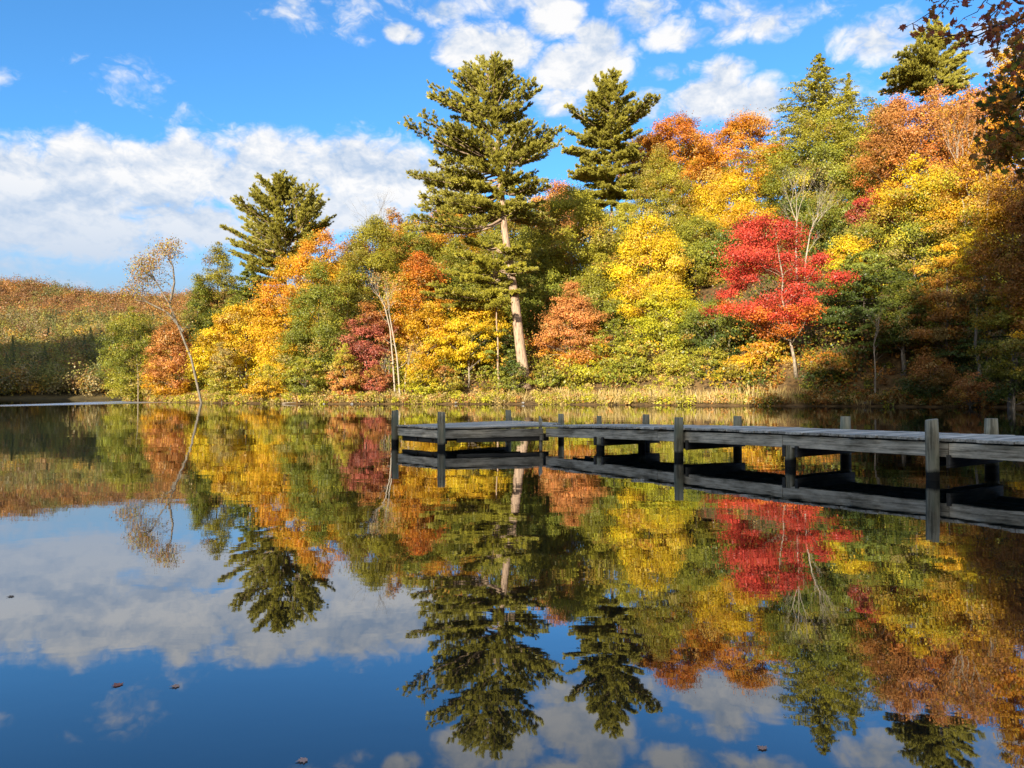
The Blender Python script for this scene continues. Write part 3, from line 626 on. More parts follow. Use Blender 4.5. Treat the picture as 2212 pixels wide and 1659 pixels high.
# back row on the ridge, seen only through gaps
for k, (X, d, yt, yb, wd, cols) in enumerate([(770, 168, 515, 760, 130, ['olive', 'rust']), (870, 172, 500, 740, 130, ['green', 'gold']), (955, 170, 492, 720, 130, ['olive', 'rust']), (1040, 168, 470, 720, 130, ['olive', 'gold']),
        (1120, 172, 450, 700, 130, ['green', 'olive']), (1190, 168, 430, 680, 120, ['rust', 'olive']), (1265, 172, 400, 640, 130, ['green', 'olive']), (1500, 172, 300, 520, 140, ['gold', 'olive']),
        (1680, 165, 320, 560, 140, ['olive', 'gold']), (1880, 160, 270, 560, 150, ['olive', 'rust']), (2040, 150, 230, 520, 150, ['green', 'rust']), (1000, 150, 560, 760, 130, ['green', 'olive']), (1120, 135, 580, 800, 150, ['green', 'olive']),
        (700, 158, 560, 800, 130, ['olive', 'gold']), (560, 160, 640, 830, 130, ['olive', 'green']), (470, 158, 690, 850, 120, ['green', 'olive']), (1600, 120, 600, 820, 170, ['green', 'dkgreen']), (1730, 122, 590, 800, 160, ['green', 'dkgreen'])]):
    deciduous('deciduous_tree', X, d, yt, yb, wd, cols, 'back row tree showing only in the gaps between nearer crowns', 200+k, 'round', .44, .8, group='back row trees seen through gaps')
# thin stems standing at the shore
for (Xa, Ya, Xb, Yb, dd, rr, lab) in [(1888, 862, 1885, 745, 80, .1, 'thin grey trunk left of the thick shaded stem at the right shore'),
                                      (1505, 856, 1508, 700, 101, .09, 'thin pale trunk at the bank under the grey green tree'),
                                      (1570, 848, 1572, 760, 95, .1, 'short pale trunk at the bank left of the orange sapling'),
                                      (300, 852, 296, 770, 137, .1, 'thin pale trunk in front of the cedar at the left tip')]:
    bare_tree('bare_tree', [[(Xa, Ya), ((Xa+Xb)/2+2, (Ya+Yb)/2), (Xb, Yb)]], dd, lab, int(Xa), rr, 2, 1.6, M_TWIG, None, spread=.5)
# the leaning tree at the left
bare_tree('leaning_tree', [[(439, 872), (415, 775), (385, 700), (366, 655), (338, 608)], [(366, 655), (375, 610), (372, 575)], [(392, 715), (355, 672), (310, 650)]], 115.6, 'sparse tree leaning left out over the water with a long pale stem', 90, .19, 5, 1.4, M_BARK, ['tan', 'rust', 'ygreen'], .22, 2.6, .6, .85, .06)

# ------------------------------------------------------------------ low growth
def shore_point(u):
    seg = np.hypot(*(SHORE[1:]-SHORE[:-1]).T); cs = np.concatenate([[0], np.cumsum(seg)])
    return np.stack([np.interp(u, cs, SHORE[:, 0]), np.interp(u, cs, SHORE[:, 1])], 1)
rng = np.random.default_rng(5)
def inland(n, t0, t1, umin=20, umax=235):
    u = rng.uniform(umin, umax, n); p = shore_point(u); q = shore_point(u+1.); tg = unit(q-p); nrm = np.stack([tg[:, 1], -tg[:, 0]], 1)
    t = rng.uniform(t0, t1, n); a = p+nrm*t[:, None]
    s = sdist(a[:, 0], a[:, 1]); b = p-nrm*t[:, None]
    return np.where((s > 0)[:, None], a, b)
def clumps(name, pts, h, rc, leaf, per, cols_of, kind, mat=M_LEAF, label=None):
    lv = Leaves()
    for p in pts:
        z = gz(p[0], p[1]); r = rng.uniform(*rc); hh = rng.uniform(*h); n = rng.poisson(per)
        if n < 3: continue
        dv = unit(rng.normal(size=(n, 3))); C = np.array([p[0], p[1], z+hh])+dv*(rng.random((n, 1))**.45)*r*np.array([1, 1, .7])
        C[:, 2] = np.maximum(C[:, 2], z+.03)
        c = grad(cols_of(p), rng.random(n), rng)*(1+.2*rng.normal())*(1+.18*rng.normal(size=(n, 1)))
        lv.add(C, unit(rng.normal(size=(n, 3))*.8+dv*.7+np.array([0, 0, .4])), leaf*.5*rng.uniform(.7, 1.3, n), .7, c, rng=rng)
    o = lv.build(name, mat); tag(o, kind=kind, label=label); return o
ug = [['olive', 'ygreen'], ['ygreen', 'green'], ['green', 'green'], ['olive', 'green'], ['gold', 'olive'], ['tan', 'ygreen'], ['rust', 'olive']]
ud = [['dkgreen', 'olive'], ['brown', 'dkgreen'], ['rust', 'olive'], ['green', 'dkgreen'], ['dkgreen', 'dkgreen']]  # dark mixes for the right slope: its shade put into the leaf colours
up_ = np.concatenate([inland(520, 3.5, 12), inland(2100, 9, 60)])
def clear(pts, spots):
    ok = np.ones(len(pts), bool)
    for X, d, hw in spots: ok &= ~((np.abs((pts[:, 0]/pts[:, 1]*F+512)/K-X) < hw) & (pts[:, 1] < d+1))
    return pts[ok]
STEMS = [(1716, 87, 34), (1134, 105, 32), (1950, 82, 26), (1886, 80, 22), (1508, 101, 22), (1572, 95, 22), (858, 104.5, 26), (1012, 106.5, 18), (432, 121, 22), (2042, 80, 20)]
up_ = clear(up_, STEMS)
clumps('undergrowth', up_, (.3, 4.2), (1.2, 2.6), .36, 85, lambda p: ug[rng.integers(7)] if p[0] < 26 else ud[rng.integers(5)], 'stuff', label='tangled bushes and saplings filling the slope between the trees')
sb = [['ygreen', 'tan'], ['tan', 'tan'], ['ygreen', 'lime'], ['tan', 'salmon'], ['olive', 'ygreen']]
sd = [['brown', 'dkgreen'], ['brown', 'rust'], ['dkgreen', 'olive'], ['brown', 'tan']]  # darker plants beyond the sunny bank, shade painted into their colour
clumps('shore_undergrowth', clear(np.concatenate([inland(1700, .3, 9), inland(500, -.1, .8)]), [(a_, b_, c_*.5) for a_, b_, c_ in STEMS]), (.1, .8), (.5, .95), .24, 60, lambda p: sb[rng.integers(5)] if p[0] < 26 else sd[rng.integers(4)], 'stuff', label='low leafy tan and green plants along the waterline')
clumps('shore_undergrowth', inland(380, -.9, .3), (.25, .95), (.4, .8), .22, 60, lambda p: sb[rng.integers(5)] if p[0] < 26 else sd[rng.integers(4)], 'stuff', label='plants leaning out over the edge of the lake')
# dry grass and reeds
lv = Leaves(); pts = inland(26000, -.4, 4.2, 30, 235); s_ = sdist(pts[:, 0], pts[:, 1])
n = len(pts); hgt = rng.uniform(.35, 1.15, n)*np.where((pts[:, 0] > 6) & (pts[:, 0] < 30), 1.35, .9)
clus = .5+.5*np.sin(pts[:, 0]*1.1+1.3*np.sin(pts[:, 0]*.37)); kp = rng.random(n) < (.35+.65*clus); pts = pts[kp]; hgt = hgt[kp]; n = len(pts)
Cc = np.stack([pts[:, 0], pts[:, 1], np.maximum(ground_z(pts[:, 0], pts[:, 1]), 0)+hgt*.5], 1)
U = unit(np.stack([rng.normal(size=n)*.22, rng.normal(size=n)*.22, np.ones(n)], 1))
Nn = unit(np.stack([rng.normal(size=n), -np.abs(rng.normal(size=n))-.2, np.zeros(n)], 1)); Nn = unit(Nn-U*np.sum(Nn*U, 1, keepdims=True))
lv.add(Cc, Nn, hgt*.5, .07, grad(['tan'], rng.random(n), rng)*(1+.2*rng.normal(size=(n, 1))), U=U)
tag(lv.build('dry_grass', M_LEAF), kind='stuff', label='dry tan grass standing along the water edge')

# wooded slope of the far hill: reads as one mass
lv = Leaves(); tb = Tubes(); rng = np.random.default_rng(11)
nf = 5600
fx = rng.uniform(-520, -40, nf*2); fy = 264+rng.random(nf*2)**.8*235
fx = np.concatenate([fx, rng.uniform(-260, -70, 420)]); fy = np.concatenate([fy, rng.uniform(263, 276, 420)])
ok = (fx/fy > -.80) & (fx/fy < -.30); fx, fy = fx[ok], fy[ok]
fz = hill_z(fx, fy)
for x, y, z in zip(fx, fy, fz):
    if z < 0: continue
    hh = rng.uniform(7, 12); r = rng.uniform(2.6, 5.2); f = (z)/60; u = rng.random()
    nz_ = math.sin(x*.06+2)*math.sin(y*.05)
    if u < .22+.25*(nz_ > .3)-.2*(f > .6): cols = ['spruce', 'pine']; con = rng.random() < .35*(f < .55)
    elif f > .62: cols = [['rust', 'salmon'], ['rust', 'orange'], ['brown', 'rust'], ['olive', 'rust']][rng.integers(4)]; con = False
    else: cols = [['ygreen', 'olive'], ['tan', 'ygreen'], ['gold', 'tan'], ['rust', 'gold'], ['olive', 'green'], ['tan', 'rust']][rng.integers(6)]; con = False
    n = int(115+rng.integers(50)); cols = [cols[rng.integers(len(cols))]]
    dv = unit(rng.normal(size=(n, 3))); rad_ = rng.random((n, 1))**.3
    if con:
        t = rng.random(n); C = np.stack([x+dv[:, 0]*r*.75*(1-t), y+dv[:, 1]*r*.75*(1-t), z+2+t*hh*1.15], 1)
    else:
        lobs = rng.normal(size=(4, 3))*r*.45; C = np.array([x, y, z+hh*(.62 if y > 276 else .45)])+dv*rad_*r*np.array([.8, .8, .85*hh/12])+lobs[rng.integers(4, size=n)]
    c = grad(cols, rng.random(n), rng)*np.clip(1+.26*rng.normal(), .45, 1.6)*(1+.08*rng.normal(size=(n, 1)))  # brightness varied per crown: lit and dark crowns put into the colour
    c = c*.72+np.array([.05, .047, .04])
    lv.add(C, unit(rng.normal(size=(n, 3))*.35+dv*1.2+np.array([0, 0, .3])), rng.uniform(.25, .46, n), .75, c, rng=rng)
ff = lv.build('far_forest', M_LEAF); tag(ff, kind='stuff', label='dense autumn wood covering the far hill across the lake')

# ------------------------------------------------------------------ trees behind the viewer: they throw the shade over dock and right shore
SUN_EL = 18.0; SAZ = (.42, .9075)
def w2(w, l): return (w*.9075+l*.42, -w*.42+l*.9075)
src = {}
def shade_tree(w, l, top, wid, k):
    x, y = w2(w, l); z0 = bz(x, y); H = top-z0
    rng = np.random.default_rng(900+k)
    if not src:
        lv = Leaves(); tb = Tubes()
        n = 9000; ncl = 130; cd = unit(rng.normal(size=(ncl, 3)))*(rng.random((ncl, 1))**.4)*np.array([.42, .42, .36])+np.array([0, 0, .64])
        ci = rng.integers(ncl, size=n); dv = unit(rng.normal(size=(n, 3)))
        lv.add(cd[ci]+dv*.075*rng.random((n, 1))**.4, unit(rng.normal(size=(n, 3))), np.full(n, .011), .7, grad(['rust', 'gold'], rng.random(n), rng), rng=rng)
        tb.tube(curve((0, 0, -.02), (0, 0, .85), 0, .006, 6, rng), [.016-.013*i/6 for i in range(7)], 8)
        for j in range(0, ncl, 5): tb.tube(curve((0, 0, max(.25, cd[j][2]-.2)), cd[j], 0, .004, 4, rng), [.006, .005, .004, .003, .001], 4)
        src['t'] = tb.build('trunk', M_BARK); src['c'] = lv.build('crown', M_LEAF)
        root = empty('bank_tree', (x, y, z0)); src['t'].parent = root; src['c'].parent = root
    else:
        root = empty('bank_tree', (x, y, z0))
        for s in ('t', 'c'):
            o = src[s].copy(); COL.objects.link(o); o.parent = root
    root.scale = (wid, wid, H); root.rotation_euler = (0, 0, k*1.7)
    tag(root, 'tall rust and gold tree on the bank behind the viewer', 'tree', 'trees on the bank behind the viewer')
for k, (w, l, top, wid) in enumerate([(-12, -84, 52, 12), (-9.5, -90, 58, 13), (-6, -84, 60, 14), (-2.5, -90, 66, 14), (1, -84, 69, 14), (5, -92, 74, 15), (9, -85, 72, 15), (13, -92, 76, 16), (18, -85, 73, 16), (23, -92, 76, 17),
                                      (28, -85, 70, 17), (34, -92, 73, 18), (40, -85, 71, 18), (47, -90, 73, 19), (-11, -70, 42, 12), (-7, -72, 47, 12), (-3, -70, 48, 13), (3, -72, 51, 14), (9, -70, 51, 14), (16, -72, 53, 15), (24, -70, 52, 16), (32, -72, 54, 16), (-13, -78, 41, 9), (-11.2, -80, 44, 9), (-9.4, -78, 44, 9), (-7.8, -80, 46, 9), (-10.3, -64, 38, 9), (-8.6, -63, 39, 9)]):
    shade_tree(w, l, top, wid, k)

# ------------------------------------------------------------------ dock
def wood_material(name, c1, c2, wet=True, green=.0):
    m, nt, out = nodes(name)
    g = N(nt, 'ShaderNodeAttribute', _attribute_name='grain'); tn = N(nt, 'ShaderNodeAttribute', _attribute_name='tone')
    mp = N(nt, 'ShaderNodeMapping'); mp.inputs['Scale'].default_value = (1.6, 38, 38); L(nt, g.outputs['Vector'], mp.inputs[0])
    n1 = N(nt, 'ShaderNodeTexNoise', Scale=1., Detail=6, Roughness=.6, Distortion=.6); L(nt, mp.outputs[0], n1.inputs['Vector'])
    mp2 = N(nt, 'ShaderNodeMapping'); mp2.inputs['Scale'].default_value = (2.2, 6, 6); L(nt, g.outputs['Vector'], mp2.inputs[0])
    n2 = N(nt, 'ShaderNodeTexNoise', Scale=1., Detail=7, Roughness=.65); L(nt, mp2.outputs[0], n2.inputs['Vector'])
    ad = N(nt, 'ShaderNodeMath', _operation='ADD'); L(nt, n1.outputs[0], ad.inputs[0]); L(nt, n2.outputs[0], ad.inputs[1])
    mr = N(nt, 'ShaderNodeMapRange'); mr.inputs[1].default_value = .8; mr.inputs[2].default_value = 1.16; L(nt, ad.outputs[0], mr.inputs[0])
    mix = N(nt, 'ShaderNodeMixRGB'); mix.inputs[1].default_value = (*c1, 1); mix.inputs[2].default_value = (*c2, 1); L(nt, mr.outputs[0], mix.inputs[0])
    mu = N(nt, 'ShaderNodeMixRGB', _blend_type='MULTIPLY'); mu.inputs[0].default_value = 1; L(nt, mix.outputs[0], mu.inputs[1]); L(nt, tn.outputs['Color'], mu.inputs[2])
    last = mu
    if green:
        mg = N(nt, 'ShaderNodeMixRGB'); mg.inputs[2].default_value = (.13, .16, .1, 1)
        m3 = N(nt, 'ShaderNodeMapRange'); m3.inputs[1].default_value = .45; m3.inputs[2].default_value = .62; m3.inputs[4].default_value = green; L(nt, n2.outputs[0], m3.inputs[0])
        L(nt, m3.outputs[0], mg.inputs[0]); L(nt, last.outputs[0], mg.inputs[1]); last = mg
    b = N(nt, 'ShaderNodeBsdfPrincipled', Roughness=.7); b.inputs['Specular IOR Level'].default_value = .3
    if wet:   # algae and damp band just above the lake
        ge = N(nt, 'ShaderNodeNewGeometry'); sx = N(nt, 'ShaderNodeSeparateXYZ'); L(nt, ge.outputs['Position'], sx.inputs[0])
        wz = N(nt, 'ShaderNodeMath', _operation='MULTIPLY_ADD'); wz.inputs[1].default_value = -.12; L(nt, n2.outputs[0], wz.inputs[0]); L(nt, sx.outputs['Z'], wz.inputs[2])
        m4 = N(nt, 'ShaderNodeMapRange'); m4.inputs[1].default_value = .04; m4.inputs[2].default_value = .09; L(nt, wz.outputs[0], m4.inputs[0])
        md = N(nt, 'ShaderNodeMixRGB'); md.inputs[1].default_value = (.012, .011, .008, 1); L(nt, m4.outputs[0], md.inputs[0]); L(nt, last.outputs[0], md.inputs[2]); last = md
    L(nt, last.outputs[0], b.inputs['Base Color'])
    bp = N(nt, 'ShaderNodeBump', Strength=.6, Distance=.008); L(nt, ad.outputs[0], bp.inputs['Height']); L(nt, bp.outputs[0], b.inputs['Normal'])
    L(nt, b.outputs[0], out.inputs[0])
    return m
M_DECK = wood_material('weathered_deck', (.28, .255, .2), (.8, .73, .6), False)
M_BEAM = wood_material('weathered_beam', (.2, .17, .115), (.88, .78, .6), False)
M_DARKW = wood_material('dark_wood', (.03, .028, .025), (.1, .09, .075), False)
M_POST = wood_material('post_wood', (.14, .125, .08), (.52, .46, .32), True, .65)
class Wood:
    def __init__(s): s.v = []; s.f = []; s.g = []; s.t = []
    def box(s, p0, p1, w, h, up=(0, 0, 1), tone=1., jit=.0):
        """bar from p0 to p1, w wide sideways and h high, p0/p1 on its centre line"""
        p0 = np.asarray(p0, float); p1 = np.asarray(p1, float); ln = np.linalg.norm(p1-p0); a = (p1-p0)/ln; up = np.asarray(up, float)
        sd = np.cross(a, up); sd /= np.linalg.norm(sd); u = np.cross(sd, a); off = rnd.random()*50
        b = len(s.v); e = min(.006, w*.15, h*.15)
        nseg = max(1, int(ln/.7)); ring = [(-1, -1, e, 0), (-1, -1, 0, e), (-1, 1, 0, -e), (-1, 1, e, 0), (1, 1, -e, 0), (1, 1, 0, -e), (1, -1, 0, e), (1, -1, -e, 0)]
        for q in range(nseg+1):
            t = q/nseg; c = p0+(p1-p0)*t+u*rnd.uniform(-jit, jit)
            for (i, j, di, dj) in ring:
                s.v.append(c+sd*(i*w/2+di)+u*(j*h/2+dj)); s.g.append((t*ln+off, i*w/2, j*h/2+off*.3)); s.t.append((tone,)*3)
        for q in range(nseg):
            for k in range(8):
                a_ = b+q*8+k; c_ = b+q*8+(k+1) % 8; s.f.append((a_, a_+8, c_+8, c_))
        s.f.append(tuple(b+k for k in range(8))); s.f.append(tuple(b+nseg*8+k for k in reversed(range(8))))
    def post(s, p, top, r, lean=(0, 0), bottom=-1.6, tone=1., slant=0.):
        b = len(s.v); sides = 18; n = 14; off = rnd.random()*50; ph = rnd.random()*6
        for q in range(n+1):
            t = q/n; z = bottom+(top-bottom)*t
            for k in range(sides):
                a = 2*math.pi*k/sides; rr = r*(1.04-.08*t)*(1+.035*math.sin(3*a+ph)+.03*math.sin(5*a+ph*2+z*2)+.012*math.sin(z*9+a+ph))
                if q == n: rr *= .93
                dz = slant*math.cos(a) if q >= n-1 else 0
                s.v.append(np.array([p[0]+lean[0]*t+rr*math.cos(a), p[1]+lean[1]*t+rr*math.sin(a), z+dz-(.012 if q == n-1 else 0)]))
                s.g.append((z+off, rr*math.cos(a)*.8, rr*math.sin(a)*.8)); s.t.append((tone,)*3)
        for q in range(n):
            for k in range(sides):
                a_ = b+q*sides+k; c_ = b+q*sides+(k+1) % sides; s.f.append((a_, c_, c_+sides, a_+sides))
        s.f.append(tuple(b+n*sides+k for k in range(sides)))
    def build(s, name, mat, parent, loc=(0, 0, 0), smooth=False):
        me = bpy.data.meshes.new(name); lo = np.asarray(loc, float)
        me.from_pydata([tuple(np.asarray(v)-lo) for v in s.v], [], s.f)
        if smooth: me.polygons.foreach_set('use_smooth', np.array([len(p.vertices) == 4 for p in me.polygons], dtype=bool))
        me.update()
        a = me.attributes.new('grain', 'FLOAT_VECTOR', 'POINT'); a.data.foreach_set('vector', np.array(s.g, dtype=np.float32).ravel())
        a = me.attributes.new('tone', 'FLOAT_COLOR', 'POINT'); a.data.foreach_set('color', np.concatenate([np.array(s.t), np.ones((len(s.t), 1))], 1).astype(np.float32).ravel())
        return link(name, me, mat, parent)
A = np.array([.70, 16.6]); D1 = np.array([5.2, -7.0]); LEN = np.linalg.norm(D1); U1 = D1/LEN; V1 = np.array([-U1[1], U1[0]])*1.0   # V1 points away from the viewer
if V1[1] < 0: V1 = -V1
WID = 1.5; END = LEN*2.05
B = np.array([-1.42, 15.75]); C_ = np.array([-2.58, 17.15]); Dp = np.array([-.1, 20.2])
def deck_z(s):  # the old walkway sags towards the lake end
    return float(np.interp(s, [-6, 0, 2, 4.5, 30], [.44, .455, .50, .545, .56]))
dock = empty('dock', (A[0], A[1], 0)); tag(dock, 'weathered grey wooden dock on round posts running out over the still lake', 'dock')
loc0 = (A[0], A[1], 0)
# walkway boards, laid across
wd = Wood(); s = 0.05
while s < END:
    z = deck_z(s)-.019; p = A+U1*s; o1 = rnd.uniform(.01, .075); o2 = rnd.uniform(.02, .07)
    a = p-V1*o1; b = p+V1*(WID+o2); dz = rnd.uniform(-.004, .004)
    wd.box((*a, z+dz), (*b, z+rnd.uniform(-.004, .004)), .136, .036, tone=rnd.uniform(.6, 1.18)); s += .143
wd.build('walkway_deck', M_DECK, dock, loc0)
# platform boards parallel to its front edge
wd = Wood(); q4 = [B, A, None, C_]
nb = 34
Eb = A+V1*WID+U1*-.0; Fb = np.array([1.15, 18.3])
for i in range(nb):
    t0 = (i+.5)/nb
    lft = B*(1-min(t0*2.2, 1))+C_*min(t0*2.2, 1) if t0 < .4545 else C_*(1-(t0-.4545)/.5455)+Dp*((t0-.4545)/.5455)
    rgt = A*(1-min(t0*2.2, 1))+Fb*min(t0*2.2, 1) if t0 < .4545 else Fb*(1-(t0-.4545)/.5455)+(Dp+np.array([.12, -.1]))*((t0-.4545)/.5455)
    ww = .118
    wd.box((*(lft-unit(rgt-lft)*rnd.uniform(.01, .04)), .42+rnd.uniform(-.003, .003)), (*rgt, .425+.012*(1-t0)+rnd.uniform(-.003, .003)), ww, .036, tone=rnd.uniform(.6, 1.15))
wd.build('platform_deck', M_DECK, dock, loc0)
# fascia boards
def fascia(a, b, za, zb, h=.185, th=.045, name='fascia_board', mat=M_BEAM, tone=1.):
    w = Wood(); w.box((*a, za), (*b, zb), th, h, tone=tone, jit=.002); return w.build(name, mat, dock, loc0)
lens = [0.06, 3.3, 5.9, 8.35, 11.4, END]
for i in range(len(lens)-1):
    a = A+U1*(lens[i]+.004)+V1*.02; b = A+U1*(lens[i+1]-.004)+V1*.02
    fascia(a, b, deck_z(lens[i])-.155, deck_z(lens[i+1])-.155, tone=rnd.uniform(.9, 1.1))
    a = A+U1*(lens[i]+.004)+V1*(WID-.02); b = A+U1*(lens[i+1]-.004)+V1*(WID-.02)
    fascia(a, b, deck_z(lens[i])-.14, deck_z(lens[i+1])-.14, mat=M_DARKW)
fascia(B+unit(A-B)*.03, A-unit(A-B)*.03, .295, .305, .17, tone=.62)
fascia(B+unit(C_-B)*.03, C_-unit(C_-B)*.03, .295, .295, .17, tone=.95)
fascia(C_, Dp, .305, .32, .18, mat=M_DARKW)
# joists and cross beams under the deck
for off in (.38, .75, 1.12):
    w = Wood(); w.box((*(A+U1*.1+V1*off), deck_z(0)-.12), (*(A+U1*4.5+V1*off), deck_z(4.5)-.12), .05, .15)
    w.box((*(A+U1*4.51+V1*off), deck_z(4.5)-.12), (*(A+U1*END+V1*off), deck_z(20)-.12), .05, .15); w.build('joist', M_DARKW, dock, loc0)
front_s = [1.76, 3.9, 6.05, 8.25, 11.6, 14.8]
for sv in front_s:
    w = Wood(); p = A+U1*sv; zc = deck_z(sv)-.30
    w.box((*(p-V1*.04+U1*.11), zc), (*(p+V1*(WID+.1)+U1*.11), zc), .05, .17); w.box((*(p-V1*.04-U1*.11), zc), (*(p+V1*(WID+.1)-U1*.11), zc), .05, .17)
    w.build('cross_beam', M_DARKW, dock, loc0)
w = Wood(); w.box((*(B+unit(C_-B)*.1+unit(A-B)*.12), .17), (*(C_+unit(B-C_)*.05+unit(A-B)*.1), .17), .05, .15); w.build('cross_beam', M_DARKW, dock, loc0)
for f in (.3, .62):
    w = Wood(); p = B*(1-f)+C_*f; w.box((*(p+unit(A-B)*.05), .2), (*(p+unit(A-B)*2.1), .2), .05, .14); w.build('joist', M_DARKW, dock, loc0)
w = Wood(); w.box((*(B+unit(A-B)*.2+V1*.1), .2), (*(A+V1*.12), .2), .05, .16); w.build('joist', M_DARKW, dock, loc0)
# posts
posts = []
def post(p, top, r, lean=(0, 0), slant=0, tone=1., mat=M_POST):
    w = Wood(); w.post(p, top, r, lean, tone=tone, slant=slant); return w.build('post', mat, dock, loc0, True)
out_ = .085
def fr(sv): return A+U1*sv-V1*(out_+.03)
def bk(sv): return A+U1*sv+V1*(WID+.07)
post(C_+np.array([-.06, -.0]), .775, .085, tone=.8, slant=.01)
post(B+np.array([-.03, -.09]), .765, .083, slant=-.006)
post(Dp+np.array([.0, .05]), .72, .08)
post((1.2, 18.55), .66, .075)
post((2.0, 17.45), .64, .06, tone=.8)
post(bk(1.53), .70, .08); post(bk(3.88), .715, .082); post(bk(6.04), .755, .085, tone=1.15); post(bk(8.25), .775, .09); post(bk(11.4), .8, .09); post(bk(14.8), .8, .09)
post(fr(3.88), .72, .084, (.02, 0)); post(fr(8.22), .79, .083, (-.03, .0), .012); post(fr(11.7), .8, .085); post(fr(15.), .8, .085)
w = Wood(); w.post(A+U1*1.72+V1*.06, .27, .085, tone=.95); w.build('post', M_POST, dock, loc0, True)
w = Wood(); w.post(A+U1*6.0+V1*.06, .33, .085, tone=.95); w.build('post', M_POST, dock, loc0, True)
w = Wood(); w.post(A+U1*2.0+V1*.95, .27, .08, tone=.8); w.build('post', M_POST, dock, loc0, True)
# split slab and bracket at the corner
w = Wood(); pc = A-V1*.05-U1*.05
w.box((*pc, -.02), (*(pc+np.array([-.01, 0])), .60), .075, .05, up=(*(-V1), 0), tone=.9); w.box((*(pc+np.array([-.012, 0])), .598), (*(pc+np.array([-.035, 0])), .655), .03, .03, up=(*(-V1), 0), tone=.9)
w.box((*(pc-V1*.03+U1*.02), .13), (*(pc-V1*.03+U1*.02), .24), .17, .05, up=(*(-V1), 0), tone=.6); w.build('corner_post', M_BEAM, dock, loc0)

# ------------------------------------------------------------------ overhanging tree at the right, near the viewer
def leaf_poly(size, rng):
    pts = []
    angs = [90, 62, 48, 30, 12, -12, -35, -60, -90, -120, -145, -168, 168, 150, 132, 118]; rad = [1, .5, .78, .45, .9, .5, .62, .4, .45, .4, .62, .5, .9, .45, .78, .5]
    return np.array([(math.cos(R(a))*r, math.sin(R(a))*r) for a, r in zip(angs, rad)])*size*.5
class BigLeaves:
    def __init__(s): s.v = []; s.f = []; s.c = []
    def add(s, p, nrm, size, col, rng, flat=1.):
        nrm = unit(nrm); u = unit(np.cross(nrm, rng.normal(size=3))); w = np.cross(nrm, u); b = len(s.v); pl = leaf_poly(size, rng)
        cur = rng.uniform(-.5, .5)*flat
        s.v.append(p+nrm*0)
        for x, y in pl: s.v.append(p+u*x+w*y+nrm*(cur*(x*x)/size*2+rng.normal()*.05*size*flat))
        n = len(pl)
        for i in range(n): s.f.append((b, b+1+i, b+1+(i+1) % n)); s.c.append(col)
    def build(s, name, mat, parent, loc):
        me = bpy.data.meshes.new(name); me.from_pydata([tuple(v-np.asarray(loc)) for v in s.v], [], s.f)
        a = me.attributes.new('leaf_col', 'FLOAT_COLOR', 'FACE'); a.data.foreach_set('color', np.concatenate([np.array(s.c), np.ones((len(s.c), 1))], 1).astype(np.float32).ravel())
        return link(name, me, mat, parent)
rng = np.random.default_rng(21)
bx_, by_ = 12.6, 12.4; base = np.array([bx_, by_, bz(bx_, by_)])
ot = empty('maple_tree', base); tag(ot, 'near maple outside the right edge whose dark leafy branches hang into view', 'tree')
tb = Tubes(); bl = BigLeaves()
tb.tube(curve(base-np.array([0, 0, .3]), base+np.array([.3, .2, 11.]), 0, .08, 8, rng), [.24-.02*i for i in range(9)], 10)
def bough(targets, zstart, n_twigs, spread, leaves, cols, size=.125, tw=.6):
    prev = base+np.array([.2, .1, zstart]); pts = [prev]+[at(*t) for t in targets]
    fine = []
    for i in range(len(pts)-1):
        for q in range(5): fine.append(pts[i]*(1-q/5)+pts[i+1]*q/5+rng.normal(size=3)*.02)
    fine.append(pts[-1]); m = len(fine)-1
    tb.tube(fine, [.024*(1-.85*i/m)+.004 for i in range(m+1)], 6, False)
    for k in range(n_twigs):
        i = int(rng.uniform(.3, 1)*m); p = fine[min(i, m)]
        dv = unit(np.array([-.6, 0, -.25])+rng.normal(size=3)*spread); e = p+dv*tw*rng.uniform(.5, 1.2)
        cv = curve(p, e, -.05, .015, 4, rng); tb.tube(cv, [.008, .007, .006, .004, .003], 4, False)
        for j in range(rng.poisson(leaves*1.6)):
            f = rng.uniform(.25, 1.05); q = p*(1-f)+e*f+rng.normal(size=3)*.06; hang = q-np.array([0, 0, rng.uniform(.03, .1)])
            c = pal(cols[rng.integers(len(cols))], 1, rng)[0]*rng.uniform(.9, 1.5)
            bl.add(hang, np.array([rng.normal()*.7, -.9+rng.normal()*.6, .35+rng.normal()*.6]), size*rng.uniform(.65, 1.25), c, rng)
DK = ['crimson', 'redorange', 'rust']
bough([(2260, 20, 10.5), (2120, -25, 10.2), (2020, -10, 10)], 8.2, 16, .45, 6, DK)
bough([(2300, 10, 9.5), (2200, 45, 9.2), (2090, 75, 9.0)], 7.6, 22, .42, 5, DK)
bough([(2320, 160, 9.8), (2230, 190, 9.6), (2170, 215, 9.5)], 6.6, 34, .5, 9, ['olive', 'brown', 'rust', 'dkgreen'])
bough([(2330, 260, 9.8), (2240, 300, 9.6), (2175, 290, 9.5)], 5.8, 40, .55, 9, ['brown', 'rust', 'olive'])
bough([(2330, 60, 10.8), (2240, 100, 10.6), (2190, 110, 10.5)], 7.2, 16, .5, 8, ['olive', 'brown'])
for k in range(5):
    bough([(2420+rng.uniform(-40, 60), 60+k*60, 10.8), (2340, 60+k*60, 11)], 7.5-k*.5, 18, .6, 9, ['brown', 'rust', 'olive'])
tb.build('trunk', M_BARKD, ot, base); bl.build('crown', M_LEAF, ot, base)

